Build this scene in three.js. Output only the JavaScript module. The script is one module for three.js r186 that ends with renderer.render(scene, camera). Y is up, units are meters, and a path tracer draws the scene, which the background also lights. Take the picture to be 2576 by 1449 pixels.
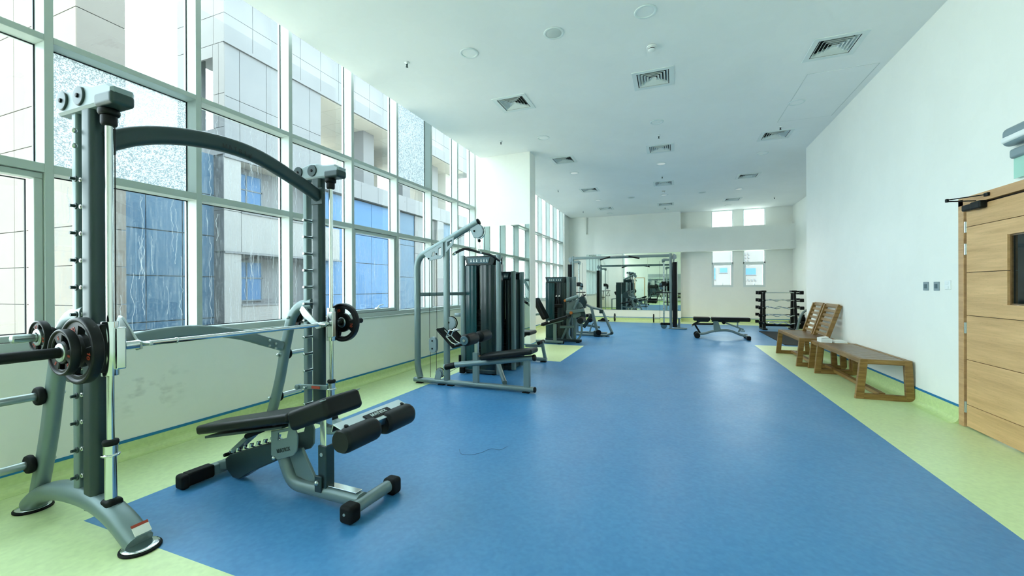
import * as THREE from 'three';
import { RoundedBoxGeometry } from 'three/addons/geometries/RoundedBoxGeometry.js';
import { TextGeometry } from 'three/addons/geometries/TextGeometry.js';
import { FontLoader } from 'three/addons/loaders/FontLoader.js';
import { RectAreaLightUniformsLib } from 'three/addons/lights/RectAreaLightUniformsLib.js';
import { mergeGeometries } from 'three/addons/utils/BufferGeometryUtils.js';

// ---------- camera, sky, sun, exposure ----------
const scene = new THREE.Scene();
const camera = new THREE.PerspectiveCamera(69.64, 2576 / 1449, 0.05, 300);
camera.position.set(0, 1.3, 0);
camera.rotation.set(-0.00133, 0.37266, -0.00382, 'YXZ');
scene.add(camera);
const renderer = new THREE.WebGLRenderer({ antialias: true });
renderer.toneMapping = THREE.LinearToneMapping;
renderer.toneMappingExposure = 2.22;
renderer.shadowMap.enabled = true;
renderer.shadowMap.type = THREE.PCFSoftShadowMap;
RectAreaLightUniformsLib.init();
{ // hazy sky: pale near the horizon, a little bluer overhead, the same all round
  const W = 64, Hh = 64, d = new Float32Array(W * Hh * 4);
  for (let j = 0; j < Hh; j++) {
    const e = Math.max(0, ((j + 0.5) / Hh * 2 - 1)), k = Math.pow(e, 0.6);
    for (let i = 0; i < W; i++) {
      const o = (j * W + i) * 4;
      d[o] = 4.1 - 1.35 * k; d[o + 1] = 4.2 - 0.95 * k; d[o + 2] = 4.25 - 0.45 * k; d[o + 3] = 1;
    }
  }
  const t = new THREE.DataTexture(d, W, Hh, THREE.RGBAFormat, THREE.FloatType);
  t.mapping = THREE.EquirectangularReflectionMapping; t.magFilter = THREE.LinearFilter; t.minFilter = THREE.LinearFilter; t.needsUpdate = true;
  scene.background = t;
}
const sun = new THREE.DirectionalLight(0xfff2dd, 8.5);
sun.position.set(-4, 26, 12); sun.target.position.set(-6, 0, -8);
sun.castShadow = true; sun.shadow.mapSize.set(2048, 2048); sun.shadow.radius = 2;
Object.assign(sun.shadow.camera, { left: -30, right: 30, top: 30, bottom: -30, near: 1, far: 80 });
scene.add(sun, sun.target);

// ---------- small tool kit ----------
const font = await new FontLoader().loadAsync('fonts/droid/droid_sans_bold.typeface.json');
let seed = 7; const rnd = () => ((seed = (seed * 1664525 + 1013904223) >>> 0) / 4294967296);
const V = (x, y, z) => new THREE.Vector3(x, y, z);
const used = {};
const numbered = (n) => { const k = used[n] = (used[n] ?? -1) + 1; return k ? n + '_' + String(k).padStart(3, '0') : n; };
function norm(g) { // every geometry: not indexed, with normal and uv
  let q = g.index ? g.toNonIndexed() : g;
  if (!q.attributes.normal) q.computeVertexNormals();
  if (!q.attributes.uv) q.setAttribute('uv', new THREE.BufferAttribute(new Float32Array(q.attributes.position.count * 2), 2));
  for (const k of Object.keys(q.attributes)) if (!['position', 'normal', 'uv'].includes(k)) q.deleteAttribute(k);
  return q;
}
const merge = (a) => { a = a.flat(9).map(norm); return a.length > 1 ? mergeGeometries(a) : a[0]; };
function cubeUV(g, s = 1, ox = 0, oy = 0) { // uv in metres by facing
  const p = g.attributes.position, n = g.attributes.normal, u = new Float32Array(p.count * 2);
  for (let i = 0; i < p.count; i++) {
    const ax = Math.abs(n.getX(i)), ay = Math.abs(n.getY(i)), az = Math.abs(n.getZ(i));
    let a, b;
    if (ay > ax && ay > az) { a = p.getZ(i); b = p.getX(i); } else if (ax > az) { a = p.getZ(i); b = p.getY(i); } else { a = p.getX(i); b = p.getY(i); }
    u[2 * i] = a * s + ox; u[2 * i + 1] = b * s + oy;
  }
  g.setAttribute('uv', new THREE.BufferAttribute(u, 2)); return g;
}
function thing(name, label, category, at = [0, 0, 0], group) {
  const o = new THREE.Group(); o.name = numbered(name); o.position.set(...at); scene.add(o);
  o.userData = { label, category }; if (group) o.userData.group = group;
  return o;
}
// part: geometry given in world coordinates, hung under its thing (or under a part of it)
function part(name, geos, m, parent, label) {
  const g = merge([geos]), w = V(0, 0, 0);
  for (let q = parent; q && q !== scene; q = q.parent) w.add(q.position);
  if (parent) g.translate(-w.x, -w.y, -w.z);
  if (m.userData.metres) cubeUV(g, m.userData.metres, m.userData.spin ? rnd() * 5 : 0, rnd() * 5);
  const o = new THREE.Mesh(g, m); o.name = name; o.castShadow = o.receiveShadow = true;
  if (label) o.userData.label = label;
  (parent || scene).add(o); return o;
}
function struct(name, geos, m, label, category) {
  const o = geos ? part(name, geos, m, null) : new THREE.Group();
  if (!geos) { o.name = name; scene.add(o); }
  o.userData = { kind: 'structure', label, category }; return o;
}
function single(name, label, category, geos, m, at, group) { // a thing that is one mesh
  const o = part(numbered(name), geos, m, null); o.geometry.translate(-at[0], -at[1], -at[2]); o.position.set(...at);
  o.userData = { label, category }; if (group) o.userData.group = group; return o;
}
function copyOf(o, at, label, ry) {
  const c = o.clone(); c.name = numbered(o.name.replace(/_\d\d\d$/, '')); c.userData = { ...o.userData, label };
  c.position.set(...at); if (ry !== undefined) c.rotation.y = ry; scene.add(c); return c;
}
// ---- geometries ----
const box = (x0, x1, y0, y1, z0, z1, r = 0) => {
  const w = Math.abs(x1 - x0), h = Math.abs(y1 - y0), d = Math.abs(z1 - z0);
  const g = r ? new RoundedBoxGeometry(w, h, d, 2, Math.min(r, w / 2.01, h / 2.01, d / 2.01)) : new THREE.BoxGeometry(w, h, d);
  return g.translate((x0 + x1) / 2, (y0 + y1) / 2, (z0 + z1) / 2);
};
const cbox = (cx, cy, cz, w, h, d, r = 0) => box(cx - w / 2, cx + w / 2, cy - h / 2, cy + h / 2, cz - d / 2, cz + d / 2, r);
function turned(g, at, rx = 0, ry = 0, rz = 0) { // turn about the point at
  return g.translate(-at[0], -at[1], -at[2]).applyMatrix4(new THREE.Matrix4().makeRotationFromEuler(new THREE.Euler(rx, ry, rz, 'YXZ'))).translate(...at);
}
function rod(a, b, r, n = 14, r2 = r) {
  a = V(...a); b = V(...b); const d = b.clone().sub(a), g = new THREE.CylinderGeometry(r2, r, d.length(), n);
  g.applyQuaternion(new THREE.Quaternion().setFromUnitVectors(V(0, 1, 0), d.clone().normalize()));
  return g.translate((a.x + b.x) / 2, (a.y + b.y) / 2, (a.z + b.z) / 2);
}
function pill(a, b, r, n = 14) { // rod with softened ends
  const d = V(...b).sub(V(...a)), l = d.length(), e = Math.min(r * 0.35, l / 3);
  const g = new THREE.LatheGeometry([[0, -l / 2], [r - e, -l / 2], [r - e * 0.3, -l / 2 + e * 0.3], [r, -l / 2 + e], [r, l / 2 - e], [r - e * 0.3, l / 2 - e * 0.3], [r - e, l / 2], [0, l / 2]].map((p) => new THREE.Vector2(...p)), n);
  g.applyQuaternion(new THREE.Quaternion().setFromUnitVectors(V(0, 1, 0), d.normalize()));
  return g.translate((a[0] + b[0]) / 2, (a[1] + b[1]) / 2, (a[2] + b[2]) / 2);
}
const ball = (c, r, n = 14) => new THREE.SphereGeometry(r, n, Math.ceil(n * 0.7)).translate(...c);
const circ = (r, n = 14) => Array.from({ length: n }, (_, i) => [r * Math.cos(i / n * 2 * Math.PI), r * Math.sin(i / n * 2 * Math.PI)]);
function rrect(w, h, r, n = 3) {
  const o = [], c = [[w / 2 - r, h / 2 - r], [-w / 2 + r, h / 2 - r], [-w / 2 + r, -h / 2 + r], [w / 2 - r, -h / 2 + r]];
  c.forEach(([x, y], k) => { for (let i = 0; i <= n; i++) { const a = (k + i / n) * Math.PI / 2; o.push([x + r * Math.cos(a), y + r * Math.sin(a)]); } });
  return o;
}
function fillet(pts, rad, n = 6) { // round the corners of a polyline
  const P = pts.map((p) => V(...p)), o = [P[0]];
  for (let i = 1; i < P.length - 1; i++) {
    const a = P[i - 1].clone().sub(P[i]), b = P[i + 1].clone().sub(P[i]);
    const t = Math.min(rad, a.length() * 0.48, b.length() * 0.48), A = P[i].clone().add(a.normalize().multiplyScalar(t)), B = P[i].clone().add(b.normalize().multiplyScalar(t));
    for (let k = 0; k <= n; k++) { const s = k / n; o.push(A.clone().multiplyScalar((1 - s) * (1 - s)).add(P[i].clone().multiplyScalar(2 * s * (1 - s))).add(B.clone().multiplyScalar(s * s))); }
  }
  o.push(P[P.length - 1]); return o;
}
function curve(pts, n = 20) { return new THREE.CatmullRomCurve3(pts.map((p) => V(...p)), false, 'centripetal').getPoints(n); }
function sweep(path, sec, up = [0, 0, 1], scale) { // section: [sideways, along up]
  path = path.map((p) => (p.isVector3 ? p : V(...p))); const U = V(...up), N = path.length, M = sec.length, pos = [], idx = [], uv = [];
  const rings = path.map((p, i) => {
    const t = path[Math.min(i + 1, N - 1)].clone().sub(path[Math.max(i - 1, 0)]).normalize(), s = U.clone().cross(t).normalize(), n = t.clone().cross(s), k = scale ? scale(i / (N - 1)) : 1;
    return sec.map(([a, b]) => p.clone().addScaledVector(s, a * k).addScaledVector(n, b * k));
  });
  rings.forEach((r, i) => r.forEach((q, j) => { pos.push(q.x, q.y, q.z); uv.push(j / M, i / N); }));
  for (let i = 0; i < N - 1; i++) for (let j = 0; j < M; j++) { const a = i * M + j, b = i * M + (j + 1) % M, c = a + M, d = b + M; idx.push(a, c, b, b, c, d); }
  const g = new THREE.BufferGeometry(); g.setAttribute('position', new THREE.Float32BufferAttribute(pos, 3)); g.setAttribute('uv', new THREE.Float32BufferAttribute(uv, 2)); g.setIndex(idx); g.computeVertexNormals();
  const cap = (r, flip) => { const c = r.reduce((s, q) => s.add(q), V(0, 0, 0)).multiplyScalar(1 / M), v = []; for (let j = 0; j < M; j++) { const a = r[j], b = r[(j + 1) % M]; (flip ? [c, b, a] : [c, a, b]).forEach((q) => v.push(q.x, q.y, q.z)); } const h = new THREE.BufferGeometry(); h.setAttribute('position', new THREE.Float32BufferAttribute(v, 3)); h.computeVertexNormals(); return norm(h); };
  return merge([norm(g), cap(rings[0], false), cap(rings[N - 1], true)]);
}
const tube = (pts, r, rad = 0, up = [0, 0, 1], n = 14) => sweep(rad ? fillet(pts, rad) : pts, circ(r, n), up);
const bar = (pts, w, h, rad = 0, up = [0, 0, 1], r = 0.008) => sweep(rad ? fillet(pts, rad) : pts, rrect(w, h, Math.min(r, w / 2.2, h / 2.2)), up); // h measured along up
// flat plate: outline in the plane across an axis, thickness along it, softened edges
function plate(pts, th, axis, at, bev = 0.003, holes = []) {
  const S = new THREE.Shape(pts.map((p) => new THREE.Vector2(...p))); for (const h of holes) S.holes.push(new THREE.Path(h.map((p) => new THREE.Vector2(...p))));
  const b = Math.min(bev, th / 3), g = new THREE.ExtrudeGeometry(S, { depth: th - 2 * b, bevelEnabled: b > 0, bevelThickness: b, bevelSize: b, bevelOffset: -b, bevelSegments: 1, curveSegments: 8 });
  g.translate(0, 0, -(th - 2 * b) / 2);
  if (axis === 'x') { const p = g.attributes.position, n = g.attributes.normal; for (const q of [p, n]) for (let i = 0; i < q.count; i++) { const X = q.getX(i), Z = q.getZ(i); q.setXYZ(i, -Z, q.getY(i), X); } g.translate(at, 0, 0); } // (u,v) -> (z,y)
  else if (axis === 'y') { const p = g.attributes.position, n = g.attributes.normal; for (const q of [p, n]) for (let i = 0; i < q.count; i++) { const Y = q.getY(i), Z = q.getZ(i); q.setXYZ(i, q.getX(i), -Z, Y); } g.translate(0, at, 0); } // (u,v) -> (x,z)
  else g.translate(0, 0, at);
  return g;
}
const disc = (c, r, th, axis = 'z', n = 28) => { const h = th / 2, d = { x: [h, 0, 0], y: [0, h, 0], z: [0, 0, h] }[axis]; return pill([c[0] - d[0], c[1] - d[1], c[2] - d[2]], [c[0] + d[0], c[1] + d[1], c[2] + d[2]], r, n); };
function lathe(pts, c, axis = 'y', n = 28) {
  const g = new THREE.LatheGeometry(pts.map((p) => new THREE.Vector2(...p)), n);
  if (axis === 'x') g.rotateZ(-Math.PI / 2); else if (axis === 'z') g.rotateX(Math.PI / 2);
  return g.translate(...c);
}
const words = (s, size, depth = 0.002) => { const g = new TextGeometry(s, { font, size, depth, curveSegments: 3 }); g.computeBoundingBox(); const b = g.boundingBox; return g.translate(-(b.min.x + b.max.x) / 2, -(b.min.y + b.max.y) / 2, 0); };

// ---------- textures ----------
function hash(x, y, s) { let h = Math.imul(x | 0, 374761393) + Math.imul(y | 0, 668265263) + Math.imul(s | 0, 362437); h = Math.imul(h ^ (h >>> 13), 1274126177); return ((h ^ (h >>> 16)) >>> 0) / 4294967296; }
function vnoise(x, y, per, s) { const xi = Math.floor(x), yi = Math.floor(y), fx = x - xi, fy = y - yi, u = fx * fx * (3 - 2 * fx), v = fy * fy * (3 - 2 * fy), m = (a) => ((a % per) + per) % per; const a = hash(m(xi), m(yi), s), b = hash(m(xi + 1), m(yi), s), c = hash(m(xi), m(yi + 1), s), d = hash(m(xi + 1), m(yi + 1), s); return a + (b - a) * u + (c - a) * v + (a - b - c + d) * u * v; }
function fbm(u, v, f, oct, s) { let t = 0, a = 0.5, n = 0; for (let i = 0; i < oct; i++) { t += a * vnoise(u * f, v * f, f, s + i); n += a; a *= 0.5; f *= 2; } return t / n; }
function tex(N, fn, srgb = true, M = N) {
  const d = new Uint8Array(N * M * 4);
  for (let j = 0; j < M; j++) for (let i = 0; i < N; i++) { const c = fn(i / N, j / M, i, j), o = (j * N + i) * 4; d[o] = Math.max(0, Math.min(255, c[0])); d[o + 1] = Math.max(0, Math.min(255, c[1])); d[o + 2] = Math.max(0, Math.min(255, c[2])); d[o + 3] = c[3] === undefined ? 255 : c[3]; }
  const t = new THREE.DataTexture(d, N, M, THREE.RGBAFormat); t.wrapS = t.wrapT = THREE.RepeatWrapping; t.magFilter = THREE.LinearFilter; t.minFilter = THREE.LinearMipmapLinearFilter; t.generateMipmaps = true; if (srgb) t.colorSpace = THREE.SRGBColorSpace; t.needsUpdate = true; return t;
}
const grey = (v) => [v, v, v];
const vinyl = (r, g, b, s) => tex(512, (u, v) => { const k = (fbm(u, v, 96, 2, s) - 0.5) * 16 + (fbm(u, v, 4, 4, s + 9) - 0.5) * 7; const scuff = 0; return [r + k + scuff, g + k + scuff, b + k * 0.8 + scuff]; });
const vinylRough = tex(512, (u, v) => grey(98 + (fbm(u, v, 6, 5, 41) - 0.5) * 36 + (fbm(u, v, 90, 2, 43) - 0.5) * 16), false);
const vinylBump = tex(512, (u, v) => grey(128 + (fbm(u, v, 120, 2, 51) - 0.5) * 140 + (fbm(u, v, 5, 3, 53) - 0.5) * 60), false);
const paintMap = (r, g, b, s) => tex(256, (u, v) => { const k = (fbm(u, v, 6, 5, s) - 0.5) * 7; return [r + k, g + k, b + k]; });
function vn2(u, v, fu, fv, sd) { const x = u * fu, y = v * fv, xi = Math.floor(x), yi = Math.floor(y), fx = x - xi, fy = y - yi, a = fx * fx * (3 - 2 * fx), b = fy * fy * (3 - 2 * fy), m = (q, p) => ((q % p) + p) % p, h = (i, j) => hash(m(xi + i, fu), m(yi + j, fv), sd); return h(0, 0) * (1 - a) * (1 - b) + h(1, 0) * a * (1 - b) + h(0, 1) * (1 - a) * b + h(1, 1) * a * b; }
// grain runs along u: long pale and dark fibres, fine pores, slow drift of tone from board to board
const wood = (r, g, b, s, streak) => tex(512, (u, v) => { const q = vn2(u, v, 3, 40, s) * 0.5 + vn2(u, v, 6, 110, s + 1) * 0.32 + vn2(u, v, 14, 230, s + 2) * 0.18, slow = vn2(u, v, 2, 7, s + 3), pore = vn2(u, v, 40, 256, s + 4) > 0.82 ? -0.16 : 0, k = (q - 0.5 + (slow - 0.5) * 0.35 + pore) * streak; return [r + k, g + k * 0.94, b + k * 0.84]; });

// ---------- materials ----------
const M = {};
const std = (hex, roughness = 0.5, metalness = 0, o = {}) => new THREE.MeshPhysicalMaterial({ color: hex, roughness, metalness, ...o });
const mapped = (m, metres, spin) => { m.userData = { metres, spin }; return m; };
M.blue = mapped(std(0xffffff, 1, 0, { map: vinyl(66, 130, 180, 3), roughnessMap: vinylRough, bumpMap: vinylBump, bumpScale: 0.00015 }), 0.5);
M.green = mapped(std(0xffffff, 1, 0, { map: vinyl(208, 226, 170, 13), roughnessMap: vinylRough, bumpMap: vinylBump, bumpScale: 0.00015 }), 0.5);
M.cove = mapped(std(0xffffff, 0.42, 0, { map: vinyl(202, 222, 156, 23) }), 0.5);
M.wall = mapped(std(0xffffff, 0.75, 0, { map: paintMap(243, 244, 236, 61) }), 0.4);
M.ceiling = mapped(std(0xffffff, 0.85, 0, { map: paintMap(247, 248, 246, 71) }), 0.3);
M.tape = std(0x1779ad, 0.45);
M.frame = std(0xb4c0bc, 0.4);
M.fixture = std(0xe2eae8, 0.45);
M.gasket = std(0x0c1a22, 0.6);
M.mirror = std(0xdfe9e4, 0.015, 1);
M.chrome = std(0xd5dcdc, 0.12, 1);
M.steel = std(0xb9c4c4, 0.28, 1);
M.silver = std(0x718586, 0.4, 0.3, { clearcoat: 0.15, clearcoatRoughness: 0.35 });
M.silverDark = std(0x273a3c, 0.42, 0.3, { clearcoat: 0.12, clearcoatRoughness: 0.35 });  // dark silver; on the smith uprights it carries painted shade
M.castgrey = std(0x84959a, 0.42, 0.1);
M.black = std(0x040a0b, 0.5, 0, { specularIntensity: 0.5 });
M.rubber = std(0x04090a, 0.7, 0, { specularIntensity: 0.5 });
M.iron = std(0x050b0c, 0.42, 0, { specularIntensity: 0.6 });
M.vinylBlack = std(0x040c0d, 0.45, 0, { specularIntensity: 0.55 });
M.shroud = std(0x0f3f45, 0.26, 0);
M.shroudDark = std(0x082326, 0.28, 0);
M.console = std(0x3b5a63, 0.4);
M.white = std(0xeef2f0, 0.5);
M.orange = std(0xc9752f, 0.5);
M.copper = std(0xb4835a, 0.45);
M.red = std(0xa8402a, 0.55);
M.paper = std(0xe9ece6, 0.7);
M.letters = std(0x0a1a1c, 0.5);
M.lettersLight = std(0xb8c6c6, 0.5);
M.cable = std(0x0b0f10, 0.5);
M.oak = mapped(std(0xffffff, 0.5, 0, { map: wood(212, 170, 118, 81, 40) }), 0.9, true);
M.oakFrame = mapped(std(0xffffff, 0.5, 0, { map: wood(198, 156, 110, 82, 36) }), 0.9, true);
M.teak = mapped(std(0xffffff, 0.45, 0, { map: wood(138, 104, 52, 91, 60) }), 1.6, true);
M.teakDark = mapped(std(0xffffff, 0.32, 0, { map: wood(106, 82, 52, 93, 44) }), 1.6, true);
M.jamb = std(0x21160f, 0.6);
M.darkGlass = std(0x0c1517, 0.06, 0);
M.grille = std(0xcfd6d2, 0.6);
M.void = std(0x0a1212, 0.9);
M.glass = std(0xf2fbfb, 0.0, 0, { transmission: 1, thickness: 0, ior: 1.45 });

// ================= THE ROOM =================
const CEIL = 4.092, XL = -3.95, XR = 2.5, XR2 = 3.83, ZP = -8.065, ZP2 = -8.42, ZF = -16.5, ZR = -16.9, ZB = 4.6;
const rect = (x0, x1, z0, z1) => [[x0, z0], [x1, z0], [x1, z1], [x0, z1]];
{ // floor: blue sheet welded into a green border
  const floor = struct('floor', null, null, 'glossy vinyl floor, blue field with lime green border', 'floor');
  part('screed', box(-4.2, 4.1, -0.2, -0.004, -17.1, ZB + 0.2), M.void, floor);
  const blue = [[-3.09, -1.285], [-3.09, -7.04], [-1.85, -7.04], [-1.86, -9.12], [-3.0, -9.12], [-3.0, -15.75], [3.35, -15.75], [3.35, -10.53], [1.66, -10.53], [1.66, -1.285]];
  part('blue_vinyl', plate(blue, 0.004, 'y', -0.002, 0), M.blue, floor, 'blue vinyl field of the floor');
  part('green_vinyl', plate([[XL, ZB], [XR2, ZB], [XR2, ZR], [XL, ZR]], 0.004, 'y', -0.002, 0, [blue]), M.green, floor, 'lime green vinyl border of the floor');
}
const diffX = [-2.25, -0.25, 1.75], diffZ = [0.15, -2.86, -5.87, -8.88, -11.9, -14.93];
{ // ceiling with the openings of the air diffusers
  const holes = []; for (const x of diffX) for (const z of diffZ) holes.push(rect(x - 0.215, x + 0.215, z - 0.215, z + 0.215));
  struct('ceiling', [plate([[-3.88, ZB], [XR2 + 0.1, ZB], [XR2 + 0.1, ZR], [-3.88, ZR]], 0.06, 'y', CEIL + 0.03, 0, holes), box(-4.25, 4.1, 4.5, 4.7, -17.1, ZB + 0.2), box(-3.88, -3.86, CEIL + 0.06, 4.5, ZR, ZB)], M.ceiling, 'flat white suspended ceiling', 'ceiling');
}
const wallLeft = struct('wall_left', [box(-4.2, XL, -0.2, 0.89, ZF, ZB), box(-4.2, XL, -0.2, 4.5, ZF - 0.6, -15.7)], M.wall, 'low white wall under the window wall', 'wall');
struct('wall_right', [box(XR, XR + 0.18, -0.2, 4.5, -9.97, -5.15), box(XR, XR + 0.18, -0.2, 4.5, -3.95, ZB), box(XR, XR + 0.18, 2.1, 4.5, -5.15, -3.95), box(XR + 0.18, XR2, -0.2, 4.5, -9.97, -9.8), box(XR2, XR2 + 0.2, -0.2, 4.5, -17.1, -9.8), box(XR + 0.6, XR + 0.7, -0.2, 2.4, -5.5, -3.6)], M.wall, 'plain white wall with the oak door', 'wall');
{ // grey rub marks on the low wall behind the smith machine
  const m = std(0x4d5650, 0.8, 0, { transparent: true, alphaMap: tex(256, (u, v) => { const e = Math.max(0, 1 - Math.pow(Math.hypot((u - 0.5) * 2, (v - 0.5) * 2), 2)), n = fbm(u, v, 9, 4, 201), f = vn2(u, v, 14, 40, 203); return grey(Math.max(0, n - 0.56) * 190 * e * (0.4 + f)); }, false) });
  for (const [z, y, w, h] of [[-2.02, 0.5, 0.75, 0.5], [-1.72, 0.42, 0.3, 0.3]]) part('rub_marks', new THREE.PlaneGeometry(w, h).rotateY(Math.PI / 2).translate(XL + 0.0012, y, z), m, wallLeft, 'grey rub marks on the paint');
}
const wh = [[1.30, 2.01], [2.325, 3.02]];
struct('wall_far', [
  box(-4.2, -3.25, -0.2, 4.5, ZF - 0.6, ZF), box(-3.25, 0.242, -0.2, 3.41, ZF - 0.6, ZF), box(-3.25, 0.242, 3.41, 4.5, ZF - 0.6, ZF - 0.1),
  box(0.242, XR2, 2.585, 3.41, ZF - 0.6, ZF), box(0.242, XR2, 3.41, 3.44, ZR, ZF - 0.02),
  box(0.242, wh[0][0], -0.2, 4.5, ZR - 0.2, ZR), box(wh[0][1], wh[1][0], -0.2, 4.5, ZR - 0.2, ZR), box(wh[1][1], XR2, -0.2, 4.5, ZR - 0.2, ZR),
  ...wh.map(([a, b]) => box(a, b, -0.2, 1.28, ZR - 0.2, ZR)), ...wh.map(([a, b]) => box(a, b, 4.09, 4.5, ZR - 0.2, ZR))], M.wall, 'far end wall with a deep beam and a mirrored pier', 'wall');
struct('wall_back', [box(-4.2, XR + 0.2, -0.2, 4.5, ZB, ZB + 0.2)], M.wall, 'plain wall behind the viewer', 'wall');
struct('wall_partition', [box(-4.2, -2.75, -0.2, 4.5, ZP2, ZP)], M.wall, 'short white wall jutting out of the window side', 'wall');
// green coved skirting with a blue line above it; (d, y) is measured out from the wall
function skirting(name, runs, h, label) {
  const o = struct(name, null, null, label, 'skirting');
  const prof = [[0, h], [0.004, h], [0.006, 0.075]]; for (let i = 0; i <= 6; i++) { const a = i / 6 * Math.PI / 2; prof.push([0.066 - 0.06 * Math.cos(a), 0.062 - 0.06 * Math.sin(a)]); } prof.push([0.085, 0.0015], [0.085, 0.0], [0, 0]);
  for (const [axis, at, s, a, b] of runs) { // wall plane at `at`, room on side s, run from a to b
    const S = new THREE.Shape(prof.map(([d, y]) => new THREE.Vector2(d, y))), g = new THREE.ExtrudeGeometry(S, { depth: Math.abs(b - a), bevelEnabled: false }), lo = Math.min(a, b), len = Math.abs(b - a);
    const m = new THREE.Matrix4();
    if (axis === 'x') { if (s > 0) m.makeTranslation(at, 0, lo); else m.makeRotationY(Math.PI).setPosition(at, 0, lo + len); }
    else { if (s > 0) m.makeRotationY(-Math.PI / 2).setPosition(lo + len, 0, at); else m.makeRotationY(Math.PI / 2).setPosition(lo, 0, at); }
    part('cove', g.applyMatrix4(m), M.cove, o);
    const t = axis === 'x' ? box(at, at + s * 0.006, h, h + 0.022, a, b) : box(a, b, h, h + 0.022, at, at + s * 0.006);
    part('tape_line', t, M.tape, o, 'thin blue line');
  }
  return o;
}
skirting('baseboard_left', [['x', XL, 1, ZP, ZB], ['x', XL, 1, ZF, ZP2]], 0.112, 'lime green cove under the windows with a blue line');
skirting('baseboard_partition', [['z', ZP, 1, XL, -2.75], ['x', -2.75, 1, ZP2, ZP], ['z', ZP2, -1, XL, -2.75]], 0.112, 'lime green cove around the short wall');
skirting('baseboard_right', [['x', XR, -1, -9.97, -5.16], ['x', XR, -1, -3.94, ZB], ['z', -9.97, -1, XR, XR2], ['x', XR2, -1, ZR, -9.97]], 0.158, 'lime green cove along the door wall with a blue line');
skirting('baseboard_far', [['z', ZF, 1, XL, 0.242], ['x', 0.242, 1, ZR, ZF], ['z', ZR, 1, 0.242, XR2]], 0.13, 'lime green cove along the far wall');
skirting('baseboard_back', [['z', ZB, -1, XL, XR]], 0.112, 'lime green cove along the wall behind the viewer');

// ---- the window wall ----
M.film = std(0xffffff, 1, 0, { transmission: 0.45, thickness: 0, transparent: true, opacity: 0.93, map: tex(1024, (u, v) => { const k = fbm(u, v, 170, 2, 5) + 0.35 * (fbm(u, v, 60, 2, 6) - 0.5), q = 150 + 70 * Math.min(1, Math.max(0, (k - 0.38) * 5)); return [q - 8, q + 2, q + 8]; }) });
M.streaks = std(0xb4bcc0, 1, 0, { transmission: 0.4, thickness: 0, transparent: true, alphaMap: tex(512, (u, v) => {
  let a = Math.pow(fbm(u, (v * 0.12) % 1, 96, 2, 31), 3) * 95 + (fbm(u, v, 120, 2, 33) > 0.66 ? 26 : 0);
  for (let k = 0; k < 16; k++) { const x0 = hash(k, 1, 77), top = 0.25 + 0.75 * hash(k, 2, 77), len = 0.2 + 0.5 * hash(k, 3, 77) * 0.8, x = x0 + 0.004 * Math.sin(v * 31 + k) + 0.05 * (fbm(v, k / 16, 12, 3, 79) - 0.5); if (v < top && v > top - len) a += 170 * Math.exp(-Math.pow((u - x) / 0.0024, 2)); }
  return grey(a);
}, false) });
const XG = -4.135, rows = [[0.95, 2.10], [2.16, 3.0], [3.045, 4.42]];
function curtainWall(name, zs, label, opts) {
  const W = struct(name, null, null, label, 'window');
  const z0 = zs[0], z1 = zs[zs.length - 1];
  part('sill', box(-4.17, -4.0, 0.89, 0.95, z1, z0, 0.004), M.frame, W);
  part('sill_board', box(-4.0, -3.935, 0.872, 0.892, z1, z0, 0.003), M.frame, W);
  part('head', box(-4.17, -4.0, 4.42, 4.5, z1, z0), M.frame, W);
  for (const z of zs) part('mullion', box(-4.17, -4.0, 0.95, 4.42, z - 0.0235, z + 0.0235, 0.003), M.frame, W);
  for (let i = 0; i + 1 < zs.length; i++) {
    const a = zs[i + 1] + 0.0235, b = zs[i] - 0.0235;
    part('transom', box(-4.17, -4.0, 2.10, 2.16, a, b, 0.003), M.frame, W); part('transom', box(-4.17, -4.0, 3.0, 3.045, a, b, 0.003), M.frame, W);
    rows.forEach(([y0, y1], r) => {
      const sash = opts.sash.includes(i) && r === 0;
      let A = a, B = b, Y0 = y0, Y1 = y1, X = XG;
      if (sash) { // opening light: deeper frame, inset pane
        A += 0.045; B -= 0.045; Y0 += 0.045; Y1 -= 0.045;
        const s = part('sash', [box(-4.1, -4.02, y0 + 0.004, Y0, a, b, 0.006), box(-4.1, -4.02, Y1, y1 - 0.004, a, b, 0.006), box(-4.1, -4.02, Y0, Y1, a, A, 0.006), box(-4.1, -4.02, Y0, Y1, B, b, 0.006)], M.frame, W);
        const zc = (a + b) / 2; part('handle', [cbox(-4.0, Y0 + 0.01, zc, 0.05, 0.025, 0.07, 0.008), bar([[-3.985, Y0 + 0.02, zc + 0.015], [-3.965, Y0 + 0.055, zc + 0.01], [-3.96, Y0 + 0.062, zc - 0.075]], 0.012, 0.016, 0.02, [1, 0, 0])], M.white, s);
      }
      const k = part('pane', box(X - 0.004, X, Y0 - 0.005, Y1 + 0.005, A - 0.005, B + 0.005), M.glass, W);
      part('gasket', [box(X, X + 0.008, Y0, Y0 + 0.007, A, B), box(X, X + 0.008, Y1 - 0.007, Y1, A, B), box(X, X + 0.008, Y0, Y1, A, A + 0.007), box(X, X + 0.008, Y0, Y1, B - 0.007, B)], M.gasket, k);
      const f = opts.film.some(([bi, ri]) => bi === i && ri === r), d = opts.dirt.some(([bi, ri]) => bi === i && ri === r);
      if (f || d) {
        const g = new THREE.PlaneGeometry(B - A, Y1 - Y0).rotateY(Math.PI / 2).translate(X + 0.0015, (Y0 + Y1) / 2, (A + B) / 2);
        part(f ? 'frosted_film' : 'dried_dirt', g, f ? M.film : M.streaks, k, f ? 'grainy frosted film on the pane' : 'white streaks dried on the pane');
      }
    });
  }
  return W;
}
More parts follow.
